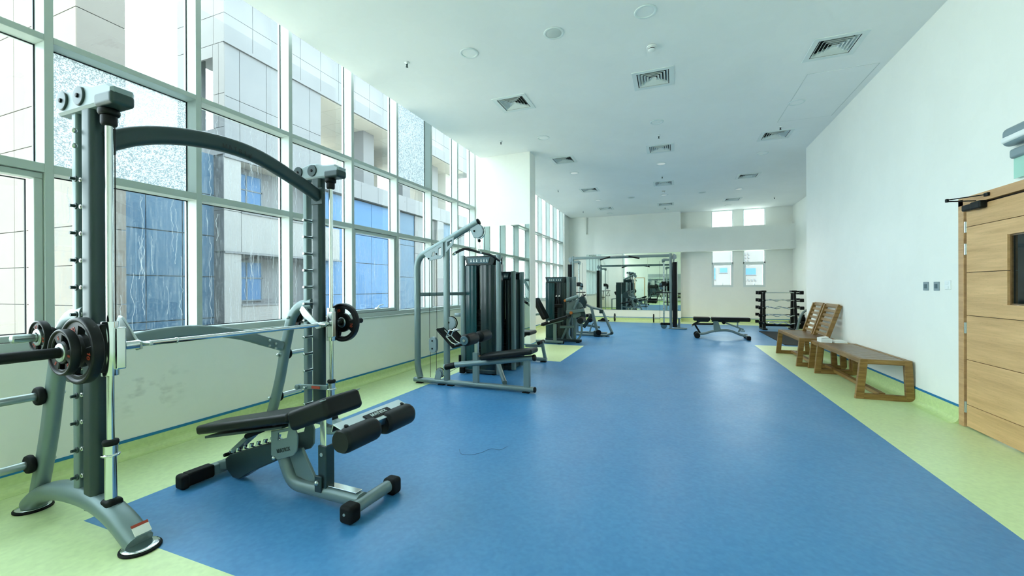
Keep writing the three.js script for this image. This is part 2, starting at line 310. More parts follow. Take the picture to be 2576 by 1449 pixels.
const zs1 = [], zs2 = []; for (let k = -6; k <= 6; k++) zs1.push(-1.4975 - 0.966 * k); zs1.push(ZP + 0.0);
zs2.push(-8.444, -9.27, -10.19, -11.11, -12.03, -12.95, -13.87, -14.78, -15.7);
curtainWall('window_1', zs1, 'tall white framed window wall beside the smith machine', { sash: [5, 9], film: [[6, 1], [10, 2]], dirt: [[6, 0], [7, 0], [7, 1], [8, 0], [9, 0], [10, 0], [8, 1]] });
curtainWall('window_2', zs2, 'tall white framed window wall beyond the short wall', { sash: [1], film: [], dirt: [] });
// ---- small windows of the far wall ----
wh.forEach(([a, b], i) => {
  const hi = struct('window_' + (3 + i), null, null, (i ? 'right' : 'left') + ' one of the two high square windows above the beam', 'window');
  const fr = (x0, x1, y0, y1, w, z0, z1) => [box(x0, x1, y0, y0 + w, z0, z1), box(x0, x1, y1 - w, y1, z0, z1), box(x0, x0 + w, y0 + w, y1 - w, z0, z1), box(x1 - w, x1, y0 + w, y1 - w, z0, z1)];
  part('window_frame', fr(a, b, 3.44, 4.09, 0.03, ZR - 0.14, ZR - 0.03), M.fixture, hi); part('pane', box(a, b, 3.44, 4.09, ZR - 0.1, ZR - 0.096), M.glass, hi);
  const lo = struct('window_' + (5 + i), null, null, (i ? 'right' : 'left') + ' one of the two tall windows under the beam', 'window');
  part('window_frame', [...fr(a, b, 1.28, 2.66, 0.035, ZR - 0.14, ZR - 0.02), box(a, b, 2.12, 2.185, ZR - 0.14, ZR - 0.02)], M.fixture, lo);
  part('sash', fr(a + 0.035, b - 0.035, 1.315, 2.12, 0.045, ZR - 0.12, ZR - 0.01), M.fixture, lo);
  const xc = (a + b) / 2; part('handle', [cbox(xc, 1.365, ZR + 0.0, 0.05, 0.02, 0.03, 0.005), rod([xc, 1.37, ZR + 0.01], [xc + 0.02, 1.45, ZR + 0.015], 0.007)], M.steel, lo);
  part('pane', box(a, b, 1.28, 2.12, ZR - 0.1, ZR - 0.096), M.glass, lo); part('pane', box(a, b, 2.185, 2.66, ZR - 0.1, ZR - 0.096), M.glass, lo);
});
// ---- mirrors ----
{
  const m = thing('wall_mirror', 'large wall mirror on the short wall behind the weight towers', 'mirror', [-3.3, 0.43, ZP]);
  part('glass', box(XL + 0.02, -2.765, 0.43, 2.605, ZP, ZP + 0.006), M.mirror, m);
  const f = thing('wall_mirror', 'wide wall mirror on the far wall behind the cable crossover', 'mirror', [-1.5, 0.44, ZF]);
  for (const [a, b] of [[-3.25, -1.897], [-1.893, -0.932], [-0.928, 0.235]]) part('glass', box(a, b, 0.42, 2.585, ZF, ZF + 0.006), M.mirror, f);
  part('edge_trim', [box(-3.256, -3.25, 0.415, 2.59, ZF, ZF + 0.009), box(-3.256, 0.24, 2.585, 2.591, ZF, ZF + 0.009), box(-3.256, 0.24, 0.414, 0.42, ZF, ZF + 0.009)], M.steel, f);
}
// ---- the door ----
{
  const D = struct('door_1', null, null, 'light oak door with horizontal grooves and a dark glass pane', 'door');
  const z0 = -5.15, z1 = -3.95;
  part('door_frame', [box(XR - 0.012, XR + 0.18, 0, 2.1, z0, z0 + 0.075, 0.004), box(XR - 0.012, XR + 0.18, 2.035, 2.11, z0, z1, 0.004), box(XR - 0.012, XR + 0.18, 0, 2.1, z1 - 0.075, z1, 0.004)], M.oakFrame, D);
  part('door_stop', [box(XR + 0.03, XR + 0.17, 0, 2.035, z0 + 0.075, z0 + 0.1), box(XR + 0.03, XR + 0.17, 2.02, 2.035, z0 + 0.1, z1 - 0.075), box(XR + 0.05, XR + 0.17, 0, 0.008, z0 + 0.1, z1 - 0.075)], M.jamb, D, 'dark rebate around the door leaf');
  const a = z0 + 0.1, b = z1 - 0.085, w0 = -4.555, w1 = -4.2, ys = [0.012, 0.213, 0.624, 1.029, 1.421, 1.836, 2.018];
  part('leaf_core', [box(XR + 0.016, XR + 0.05, 0.012, 2.018, a, w0 - 0.002), box(XR + 0.016, XR + 0.05, 0.012, 2.018, w1 + 0.002, b), box(XR + 0.016, XR + 0.05, 0.012, 1.14, w0, w1), box(XR + 0.016, XR + 0.05, 1.715, 2.018, w0, w1)], M.jamb, D);
  for (let i = 0; i < 6; i++) {
    const y0 = ys[i] + 0.0025, y1 = ys[i + 1] - 0.0025;
    if (y0 < 1.711 && y1 > 1.144) { // boards that meet the pane
      const S = [[a, y0], [w0, y0], [w0, y1], [a, y1]];
      if (i === 3) { part('door_board', plate([[a, y0], [b, y0], [b, y1], [w1, y1], [w1, 1.144], [w0, 1.144], [w0, y1], [a, y1]], 0.02, 'x', XR + 0.008, 0.0015), M.oak, D); }
      else if (i === 4) part('door_board', plate([[a, y0], [w0, y0], [w0, 1.711], [w1, 1.711], [w1, y0], [b, y0], [b, y1], [a, y1]], 0.02, 'x', XR + 0.008, 0.0015), M.oak, D);
    } else part('door_board', box(XR - 0.002, XR + 0.018, y0, y1, a, b, 0.0015), M.oak, D);
  }
  part('glazing_bead', [box(XR + 0.018, XR + 0.045, 1.144, 1.156, w0, w1), box(XR + 0.018, XR + 0.045, 1.7, 1.711, w0, w1), box(XR + 0.018, XR + 0.045, 1.156, 1.7, w0, w0 + 0.012), box(XR + 0.018, XR + 0.045, 1.156, 1.7, w1 - 0.012, w1)], M.teakDark, D);
  part('pane', box(XR + 0.03, XR + 0.036, 1.144, 1.711, w0, w1), M.darkGlass, D, 'dark glass pane');
  for (const y of [1.837, 1.635, 0.913, 0.186]) part('hinge', [box(XR - 0.005, XR + 0.012, y - 0.05, y + 0.05, z0 + 0.078, z0 + 0.1, 0.002), rod([XR - 0.006, y - 0.05, z0 + 0.088], [XR - 0.006, y + 0.05, z0 + 0.088], 0.007, 10)], M.steel, D, 'steel hinge');
  const c = part('door_closer', [box(XR - 0.05, XR - 0.002, 1.975, 2.03, -5.03, -4.86, 0.012), box(XR - 0.058, XR - 0.002, 1.968, 2.036, -4.9, -4.77, 0.014)], M.black, D, 'black door closer');
  part('closer_arm', [bar([[XR - 0.03, 2.045, -4.87], [2.285, 2.055, -4.885]], 0.018, 0.008, 0, [0, 1, 0], 0.002), bar([[2.285, 2.068, -4.885], [XR - 0.012, 2.078, -4.76]], 0.016, 0.008, 0, [0, 1, 0], 0.002), disc([2.285, 2.062, -4.885], 0.013, 0.03, 'y', 14), cbox(XR - 0.02, 2.076, -4.75, 0.02, 0.03, 0.05, 0.004)], M.black, c);
}

// ================= OUTSIDE =================
M.clad = mapped(std(0xffffff, 0.6, 0, { map: paintMap(85, 87, 89, 101) }), 0.3);
M.cladWarm = mapped(std(0xffffff, 0.7, 0, { map: paintMap(80, 76, 70, 111) }), 0.3);
M.cladGrey = mapped(std(0xffffff, 0.7, 0, { map: paintMap(90, 91, 92, 121) }), 0.3);
M.cladLight = mapped(std(0xffffff, 0.65, 0, { map: paintMap(114, 114, 112, 131) }), 0.3);
M.joint = std(0x545b5f, 0.8);
M.blueGlass = std(0x35597c, 0.35, 0, { specularIntensity: 0.35 });
M.greyGlass = std(0x3a5265, 0.35, 0, { specularIntensity: 0.35 });
M.soffit = std(0xa09d94, 0.8);
M.ground = std(0xa39d92, 0.9);
struct('ground', box(-90, 90, -9.9, -10, -110, 60), M.ground, 'pale street level far below the windows', 'ground');
struct('building_shell', [box(-4.25, 8, -10, -0.2, -17.1, ZB + 0.2)], M.cladGrey, 'storeys below the gym', 'wall');
const J = 0.007;
const panX = (o, X, z0, z1, y0, y1, m = M.clad, name = 'panel') => part(name, box(X - 0.05, X, y0 + J, y1 - J, Math.min(z0, z1) + J, Math.max(z0, z1) - J, 0.004), m, o);
const panZ = (o, Z, x0, x1, y0, y1, m = M.clad, name = 'panel') => part(name, box(Math.min(x0, x1) + J, Math.max(x0, x1) - J, y0 + J, y1 - J, Z - 0.05, Z, 0.004), m, o);
{ // cream tower close to the window, on the left
  const A = thing('stone_clad_tower', 'tall cream stone tower seen through the leftmost window bays', 'building', [-13.5, -10, -4.9]);
  part('core', box(-16.94, -11.06, -10, 11.4, -5.24, -4.56), M.cladGrey, A);
  const ys = [-10, -7.5, -5, -2.5, -0.6, 0.97, 1.77, 2.56, 4.35, 5.2, 6.9, 9.1, 11.4], xs = [-11, -12.35, -13.5, -14.7, -15.9, -17];
  for (let j = 0; j + 1 < ys.length; j++) { panX(A, -11, -5.3, -4.5, ys[j], ys[j + 1], M.cladWarm, 'stone_panel'); for (let i = 0; i + 1 < xs.length; i++) panZ(A, -4.5, xs[i + 1], xs[i], ys[j], ys[j + 1], M.cladWarm, 'stone_panel'); }
}
{ // white clad office block across the gap
  const B = thing('white_clad_office_block', 'white panelled office block with blue glazing across the gap', 'building', [-15, -10, -14]), X = -13;
  const low = -10, far = -26;
  part('core', [box(-13.5, X - 0.06, 5.5, 9.0, -12.5, -8.81), box(-15.26, -14.74, 5.5, 9.0, -9.3, -8.81), box(-15.26, X - 0.06, 5.5, 6.33, -9.3, -8.81), box(-15.26, X - 0.06, 9.02, 10.8, far, -8.81), box(-18, X - 0.06, 5.3, 6.0, far, -12.5), box(-15.26, X - 0.75, low, 5.5, far, -8.9), box(X - 0.75, X - 0.06, 2.5, 3.72, -13.5, -8.8), box(X - 0.75, X - 0.06, -0.8, 0.7, -12.5, -8.8), box(X - 0.75, X - 0.06, low, 5.5, -9.26, -8.8)], M.joint, B);
  const zj = []; for (let z = -8.75; z > far; z -= 0.945) zj.push(z);
  for (let i = 0; i + 1 < zj.length; i++) { panX(B, X, zj[i + 1], zj[i], 9.0, 9.9); panX(B, X, zj[i + 1], zj[i], 9.9, 10.8); }
  panZ(B, -8.75, -15.3, -13.5, 9.0, 9.9); panZ(B, -8.75, -13.5, X, 9.0, 9.9); panZ(B, -8.75, -15.3, -13.5, 9.9, 10.8); panZ(B, -8.75, -13.5, X, 9.9, 10.8);
  part('recess_soffit', box(-13.85, X - 0.06, 5.405, 5.6, -12.56, -9.0), M.soffit, B);
  part('cornice', [box(X - 0.02, X + 0.06, 8.96, 9.06, far, -8.7), box(X - 0.02, X + 0.05, 5.4, 5.47, -12.54, -8.72), box(X - 0.02, X + 0.05, 2.41, 2.47, -13.5, -8.72)], M.clad, B);
  const zw = [-8.75, -9.24, -10.18, -11.13, -12.0, -12.54];
  for (let i = 0; i < 5; i++) { panX(B, X, zw[i + 1], zw[i], 7.32, 8.96); panX(B, X, zw[i + 1], zw[i], 5.47, 7.32); }
  // open portal on the side that looks down the street
  for (const [x0, x1] of [[-15.3, -14.7], [-13.54, -13.27], [-13.27, X]]) { panZ(B, -8.75, x0, x1, 7.4, 9.0); panZ(B, -8.75, x0, x1, 6.35, 7.4); }
  panZ(B, -8.75, -14.7, -13.54, 8.6, 9.0); panZ(B, -8.75, -15.3, -14.1, 5.5, 6.35); panZ(B, -8.75, -14.1, X, 5.5, 6.35);
  // column and recessed windows
  for (const [y0, y1] of [[low, -3], [-3, -0.8], [-0.8, 2.41], [2.47, 3.75], [3.75, 5.4]]) { panX(B, X, -9.28, -8.72, y0, y1, M.cladLight, 'column_panel'); panZ(B, -8.72, X - 0.7, X, y0, y1, M.clad, 'column_panel'); }
  const zs = [-9.28, -10.65, -11.7, -12.6, -13.5];
  for (let i = 0; i < 4; i++) { panX(B, X, zs[i + 1], zs[i], 2.47, 3.75, M.cladLight); if (i < 3) { panX(B, X, zs[i + 1], zs[i], -0.8, 0.74, M.cladLight); panX(B, X, zs[i + 1], zs[i], -3, -0.8, M.cladGrey); } }
  for (const [y0, y1] of [[3.75, 5.4], [0.74, 2.41], [-2.5, -0.8]]) {
    part('recess_wall', box(X - 0.74, X - 0.7, y0, y1, -12.54, -9.28), M.cladGrey, B);
    const w = part('window', [box(X - 0.7, X - 0.64, y0 + 0.12, y0 + 0.17, -10.5, -9.34), box(X - 0.7, X - 0.64, y1 - 0.22, y1 - 0.17, -10.5, -9.34), ...[-9.36, -9.92, -10.48].map((z) => box(X - 0.7, X - 0.64, y0 + 0.17, y1 - 0.22, z - 0.02, z + 0.02)), box(X - 0.7, X - 0.64, y0 + 0.9, y0 + 0.94, -10.5, -9.34)], M.joint, B);
    for (const [a, b] of [[-9.9, -9.38], [-10.46, -9.94]]) for (const [c, d] of [[y0 + 0.17, y0 + 0.9], [y0 + 0.94, y1 - 0.22]]) part('pane', box(X - 0.69, X - 0.66, c, d, a, b), M.blueGlass, w);
    part('ledge', box(X - 0.7, X + 0.03, y0 - 0.02, y0 + 0.04, -12.54, -9.28), M.clad, B);
  }
  // parapet and roof terrace
  const zp = []; for (let z = -12.54; z > far; z -= 1.13) zp.push(z);
  for (let i = 0; i + 1 < zp.length; i++) panX(B, X, zp[i + 1], zp[i], 5.27, 6.05);
  const sof = [-13.05, -14.2, -15.4, -16.6, -17.8];
  for (let i = 0; i < 4; i++) for (let z = -12.56; z > -24; z -= 1.2) part('soffit_panel', box(sof[i + 1] + J, sof[i] - J, 8.94, 8.98, z - 1.2 + J, z - J), M.soffit, B);
  for (const [z0, z1] of [[-16.85, -16.1], [-19.9, -19.2], [-22.9, -22.2]]) part('terrace_column', box(-14.7, -14.0, 6, 8.94, z0, z1), M.cladGrey, B);
  part('terrace_wall', [box(-18, -17.6, 6, 8.94, -21.5, -17.9), box(-17.6, -15.2, 6, 8.94, -18.2, -17.9), box(-18, -14.2, 6, 8.94, -25.5, -24.2)], M.soffit, B);
  // glazing
  const gl = (z0, z1, nz, y0, y1, ny, m, XX) => { for (let i = 0; i < nz; i++) for (let j = 0; j < ny; j++) part('glass_panel', box(XX - 0.05, XX, y0 + (y1 - y0) * j / ny + 0.015, y0 + (y1 - y0) * (j + 1) / ny - 0.015, z0 + (z1 - z0) * (i + 1) / nz + 0.012, z0 + (z1 - z0) * i / nz - 0.012), m, B); };
  part('glazing_backing', [box(-14, -13.3, low, 5.27, -24, -12.56), box(-15, -13.52, low, 5.5, -8.72, -6.0)], M.joint, B);
  gl(-12.56, -17.35, 3, -3.2, 5.25, 6, M.blueGlass, -13.25); gl(-17.62, -19.2, 1, -3.2, 5.25, 5, M.greyGlass, -13.25);
  gl(-6.0, -8.72, 3, -6, 5.5, 9, M.greyGlass, -13.45);
  part('white_pier', [box(-13.3, X, low, 5.25, -17.6, -17.37), box(-13.3, X, low, 5.25, -21.9, -21.2)], M.clad, B);
  for (let j = 0; j < 4; j++) panX(B, -13.2, -21.2, -19.2, -3 + j * 2.06, -0.94 + j * 2.06, M.cladGrey);
  gl(-21.9, -23.9, 2, -3.2, 5.25, 4, M.greyGlass, -13.25);
}
{ // pale blocks seen through the windows of the far wall
  const far = (label, x0, x1, z, top, holes) => {
    const o = thing('white_apartment_block', label, 'building', [(x0 + x1) / 2, -10, z - 3]);
    part('wall', box(x0, x1, -10, top, z - 6, z), M.clad, o);
    for (const [a, b, c, d, g] of holes) { const w = part('window', box(a, b, c, d, z, z + 0.06), M.clad, o); part('pane', box(a + 0.06, b - 0.06, c + 0.06, d - 0.06, z + 0.06, z + 0.08), g ? M.blueGlass : M.greyGlass, w); }
  };
  const h1 = [[3.55, 4.1, 2.0, 3.3, 1], [4.4, 5.2, 2.7, 3.3, 1]]; for (let k = 0; k < 9; k++) for (let j = 0; j < 2; j++) h1.push([5.5 + j * 0.35, 5.68 + j * 0.35, 1.7 + k * 0.4, 1.9 + k * 0.4, 0]);
  far('pale apartment block seen through the left tall far window', 3.0, 5.95, -48, 5.6, h1);
  const h2 = [[6.7, 8.1, 2.5, 3.3, 1]]; for (let k = 0; k < 3; k++) for (let j = 0; j < 4; j++) h2.push([6.7 + k * 0.3, 6.86 + k * 0.3, 3.6 + j * 0.35, 3.8 + j * 0.35, 0]); for (let k = 0; k < 4; k++) h2.push([7 + k * 0.3, 7.2 + k * 0.3, 1.9, 2.1, 0]);
  far('pale apartment block seen through the right tall far window', 6.2, 9.6, -50, 5.2, h2);
}

// ================= CEILING FITTINGS =================
M.duct = std(0x7b8385, 0.6, 0.3);
const ord = ['nearest', 'second', 'third', 'fourth', 'fifth', 'sixth'];
{
  const rowName = ['on the window side', 'in the middle', 'on the door side'];
  const mk = (x, z, label) => {
    const o = thing('ceiling_diffuser', label, 'air vent', [x, CEIL, z], 'square ceiling air diffusers');
    part('flange', plate(rect(x - 0.26, x + 0.26, z - 0.26, z + 0.26), 0.008, 'y', CEIL - 0.004, 0.002, [rect(x - 0.2, x + 0.2, z - 0.2, z + 0.2)]), M.fixture, o);
    part('duct_box', [box(x - 0.215, x - 0.21, CEIL, CEIL + 0.4, z - 0.215, z + 0.215), box(x + 0.21, x + 0.215, CEIL, CEIL + 0.4, z - 0.215, z + 0.215), box(x - 0.215, x + 0.215, CEIL, CEIL + 0.4, z - 0.215, z - 0.21), box(x - 0.215, x + 0.215, CEIL, CEIL + 0.4, z + 0.21, z + 0.215), box(x - 0.215, x + 0.215, CEIL + 0.395, CEIL + 0.4, z - 0.215, z + 0.215)], M.duct, o);
    for (let k = 0; k < 5; k++) { // square cones, one inside the other
      const r = 0.188 - k * 0.037, t = r - 0.026, y0 = CEIL - 0.004, y1 = CEIL + 0.03, v = [];
      const q = (a, b, c, d) => v.push(...a, ...b, ...c, ...a, ...c, ...d);
      const c0 = [[-r, y0, -r], [r, y0, -r], [r, y0, r], [-r, y0, r]], c1 = [[-t, y1, -t], [t, y1, -t], [t, y1, t], [-t, y1, t]];
      for (let s = 0; s < 4; s++) { const n = (s + 1) % 4, up = (p) => [p[0], p[1] + 0.003, p[2]]; q(c0[s], c0[n], c1[n], c1[s]); q(up(c1[s]), up(c1[n]), up(c0[n]), up(c0[s])); q(c0[n], c0[s], up(c0[s]), up(c0[n])); }
      if (k === 4) q(c1[0], c1[1], c1[2], c1[3]);
      const g = new THREE.BufferGeometry(); g.setAttribute('position', new THREE.Float32BufferAttribute(v, 3)); g.computeVertexNormals();
      part('louvre', g.translate(x, 0, z), M.fixture, o);
    }
    return o;
  };
  const p = mk(diffX[0], diffZ[2], '');
  p.userData.label = 'square ceiling diffuser on the window side, nearest of its row in view';
  diffX.forEach((x, i) => diffZ.forEach((z, j) => { if (i === 0 && j === 2) return; copyOf(p, [x, CEIL, z], j < 2 ? `square ceiling diffuser ${rowName[i]}, out of view ${j ? 'just ahead of' : 'above'} the viewer` : `square ceiling diffuser ${rowName[i]}, ${ord[j - 2]} of its row in view`); }));
}
{
  const mk = (x, z, label, g) => {
    const o = thing(g ? 'ceiling_speaker' : 'downlight', label, g ? 'speaker' : 'light', [x, CEIL, z], g ? 'round ceiling speakers' : 'round recessed downlights');
    part('trim_ring', lathe([[0.084, 0.0], [0.112, 0.0], [0.112, -0.004], [0.106, -0.009], [0.09, -0.009], [0.084, -0.004], [0.084, 0.0]], [x, CEIL, z]), M.fixture, o);
    part(g ? 'grille' : 'lens', lathe(g ? [[0, -0.012], [0.05, -0.011], [0.085, -0.006], [0.086, 0]] : [[0, -0.003], [0.086, -0.003], [0.086, 0]], [x, CEIL, z]), g ? M.grille : M.lens, o);
    return o;
  };
  M.lens = std(0xf3f6f4, 0.35);
  M.lensFill = std(0xf3f6f4, 0.35, 0, { emissive: 0xfff4e6, emissiveIntensity: 0.12 });  // lens with a faint added glow, for the fittings given fill light
  const addFill = (o, w) => { const l = new THREE.SpotLight(0xfff0e0, w, 0, 1.3, 0.5, 2); l.name = 'fill_lamp'; l.position.set(0, -0.012, 0); l.target.position.set(0, -4, 0); l.castShadow = true; l.shadow.radius = 1; o.add(l, l.target); o.children[1].material = M.lensFill; };  // added light: these downlights are off, switched on here to brighten the far end
  const rows = [-1.4, -4.41, -7.42, -9.99, -13.4, -15.95], rn = ['window side', 'middle', 'door side'];
  let p = null;
  [-2.26, -0.26, 1.74].forEach((x, i) => rows.forEach((z, j) => {
    if (i === 2 && j === 1) return;
    const l = j ? `round downlight in the ${rn[i]} row, ${ord[i === 2 ? j - 2 : j - 1]} from the viewer` : `round downlight of the ${rn[i]} row, above the viewer and out of view`;
    let q; if (!p) q = p = mk(x, z, l); else q = copyOf(p, [x, CEIL, z], l);
    if (z < -9 && z > -14 && !(x > 1 && z > -11)) addFill(q, 4.4);  // fill light added to the far fittings only
  }));
  const s = mk(-1.22, -4.41, 'round grey ceiling speaker between the two nearest downlights', 1);
  copyOf(s, [-1.23, CEIL, -13.4], 'round ceiling speaker far off, left of the middle row of lights'); copyOf(s, [0.785, CEIL, -13.47], 'round ceiling speaker far off, right of the middle row of lights');
}
{
  const mk = (x, z, label) => {
    const o = thing('sprinkler', label, 'sprinkler', [x, CEIL, z], 'fire sprinkler heads');
    part('rose', lathe([[0, 0], [0.032, 0], [0.03, -0.006], [0.012, -0.01], [0.012, -0.02], [0, -0.02]], [x, CEIL, z], 'y', 16), M.white, o);
    part('head', [rod([x, CEIL - 0.02, z], [x, CEIL - 0.055, z], 0.006, 8), ...[-1, 1].map((s) => rod([x + s * 0.01, CEIL - 0.018, z], [x + s * 0.004, CEIL - 0.055, z], 0.004, 6)), disc([x, CEIL - 0.057, z], 0.016, 0.004, 'y', 12)], M.silverDark, o);
    return o;
  };
  const L = [[-3.07, -4.31, 'fire sprinkler near the windows above the smith machine'], [-3.065, -7.29, 'fire sprinkler in front of the short wall'], [-0.25, -8.09, 'fire sprinkler in the middle, before the second middle diffuser'], [1.74, -8.44, 'fire sprinkler before the second diffuser on the door side'], [-0.265, -11.1, 'fire sprinkler in the middle, before the third middle diffuser'], [-3.085, -11.56, 'fire sprinkler just beyond the short wall'], [2.936, -15.05, 'fire sprinkler in the far corner above the barbell rack'], [-3.09, -15.1, 'fire sprinkler in the far corner on the window side'], [-0.28, -15.53, 'fire sprinkler in the middle close to the far wall']];
  let p; L.forEach(([x, z, l], i) => { if (!i) p = mk(x, z, l); else copyOf(p, [x, CEIL, z], l); });
  const sd = (x, z, l) => {
    const o = thing('smoke_detector', l, 'smoke detector', [x, CEIL, z], 'smoke detectors');
    part('base', lathe([[0, 0], [0.055, 0], [0.055, -0.016], [0.05, -0.02], [0, -0.02]], [x, CEIL, z]), M.white, o);
    part('chamber', [lathe([[0.036, -0.02], [0.036, -0.03], [0.034, -0.03], [0, -0.03]], [x, CEIL, z]), lathe([[0.04, -0.04], [0.036, -0.05], [0.02, -0.056], [0, -0.057]], [x, CEIL, z])], M.white, o);
    part('vent', lathe([[0.037, -0.03], [0.037, -0.041]], [x, CEIL, z]), M.void, o);
    return o;
  };
  const a = sd(-0.233, -5.07, 'white smoke detector before the nearest middle diffuser'); copyOf(a, [-0.273, CEIL, -12.82], 'white smoke detector in the middle, far down the ceiling');
}
{ // access hatch
  const o = thing('ceiling_hatch', 'flush ceiling access hatch near the door side wall', 'hatch', [2.0, CEIL, -7.35]);
  part('hatch_panel', box(1.655, 2.4, CEIL - 0.004, CEIL + 0.001, -8.2, -6.51, 0.001), M.ceiling, o); part('hatch_rim', plate(rect(1.645, 2.41, -8.21, -6.5), 0.002, 'y', CEIL - 0.001, 0, [rect(1.652, 2.403, -8.203, -6.507)]), M.grille, o);
}
{ // wall fittings by the door
  const sw = (z, y, m, label, inner) => { const o = thing('switch_plate', label, 'switch', [XR, y, z], 'wall plates beside the door'); part('plate', box(XR - 0.01, XR, y - 0.045, y + 0.045, z - 0.045, z + 0.045, 0.004), m, o); inner(o, z, y); return o; };
  sw(-5.7, 1.296, M.castgrey, 'grey wall switch farthest from the door', (o, z, y) => part('rocker', box(XR - 0.014, XR - 0.008, y - 0.022, y + 0.022, z - 0.022, z + 0.022, 0.002), M.console, o));
  sw(-5.508, 1.296, M.castgrey, 'grey wall switch in the middle of three plates', (o, z, y) => part('rocker', box(XR - 0.014, XR - 0.008, y - 0.022, y + 0.022, z - 0.022, z + 0.022, 0.002), M.console, o));
  sw(-5.323, 1.307, M.white, 'white light switch closest to the door frame', (o, z, y) => { for (const s of [-1, 1]) part('rocker', box(XR - 0.014, XR - 0.008, y + s * 0.02 - 0.014, y + s * 0.02 + 0.014, z - 0.022, z + 0.022, 0.002), M.white, o); });
  const e = thing('emergency_light', 'white emergency light unit above the door', 'light', [XR, 2.45, -4.2]);
  part('housing', box(XR - 0.09, XR, 2.385, 2.53, -4.47, -3.9, 0.04), M.castgrey, e); part('diffuser', box(XR - 0.1, XR - 0.02, 2.41, 2.46, -4.455, -3.915, 0.02), M.white, e);
  const x = thing('exit_sign', 'green exit sign panel hanging above the door', 'sign', [XR, 2.25, -4.2]);
  M.exitGreen = std(0xc4efe0, 0.3, 0, { transmission: 0.4, thickness: 0 });
  part('housing', box(XR - 0.06, XR, 2.285, 2.36, -4.435, -3.96, 0.02), M.castgrey, x); part('panel', box(XR - 0.034, XR - 0.028, 2.13, 2.29, -4.425, -3.97), M.exitGreen, x);
}

// ================= WEIGHT PLATES =================
// a rubber plate lying across z, centred on the origin: rim, face with three grip slots, steel hub
function plateParts(o, c, R, th, marks) {
  const slot = (a0, a1, r0, r1) => { const p = []; for (let i = 0; i <= 8; i++) { const a = a0 + (a1 - a0) * i / 8; p.push([r1 * Math.cos(a), r1 * Math.sin(a)]); } for (let i = 8; i >= 0; i--) { const a = a0 + (a1 - a0) * i / 8; p.push([r0 * Math.cos(a), r0 * Math.sin(a)]); } return p; };
  const holes = [0, 1, 2].map((k) => slot(k * 2.094 + 0.25, k * 2.094 + 1.45, R * 0.5, R * 0.74)), out = Array.from({ length: 36 }, (_, i) => [R * 0.93 * Math.cos(i / 18 * Math.PI), R * 0.93 * Math.sin(i / 18 * Math.PI)]);
  holes.push(Array.from({ length: 16 }, (_, i) => [0.027 * Math.cos(-i / 8 * Math.PI), 0.027 * Math.sin(-i / 8 * Math.PI)]));
  part('face', plate(out, th * 0.62, 'z', 0, 0.004, holes).translate(...c), M.iron, o);
  part('rim', lathe([[R * 0.86, th * 0.3], [R * 0.89, th * 0.48], [R * 0.96, th * 0.5], [R, th * 0.4], [R, -th * 0.4], [R * 0.96, -th * 0.5], [R * 0.89, -th * 0.48], [R * 0.86, -th * 0.3], [R * 0.86, th * 0.3]], c, 'z', 40), M.iron, o);
  part('hub', lathe([[0.027, th * 0.52], [0.042, th * 0.52], [0.046, th * 0.4], [0.046, -th * 0.4], [0.042, -th * 0.52], [0.027, -th * 0.52], [0.027, th * 0.52]], c, 'z', 24), M.steel, o, 'steel hub ring');
  if (marks) for (let k = 0; k < 3; k++) { const a = k * 2.094 + 1.9, r = R * 0.64; part('weight_mark', turned(words(marks, R * 0.16, 0.0015).translate(c[0] + r * Math.cos(a), c[1] + r * Math.sin(a), c[2] + th * 0.31), [c[0] + r * Math.cos(a), c[1] + r * Math.sin(a), c[2]], 0, 0, a - Math.PI / 2), M.red, o, 'worn red number'); }
}
function weightPlate(c, R, th, label, marks, group = 'black weight plates') { const o = thing('weight_plate', label, 'weight plate', c, group); plateParts(o, c, R, th, marks); return o; }

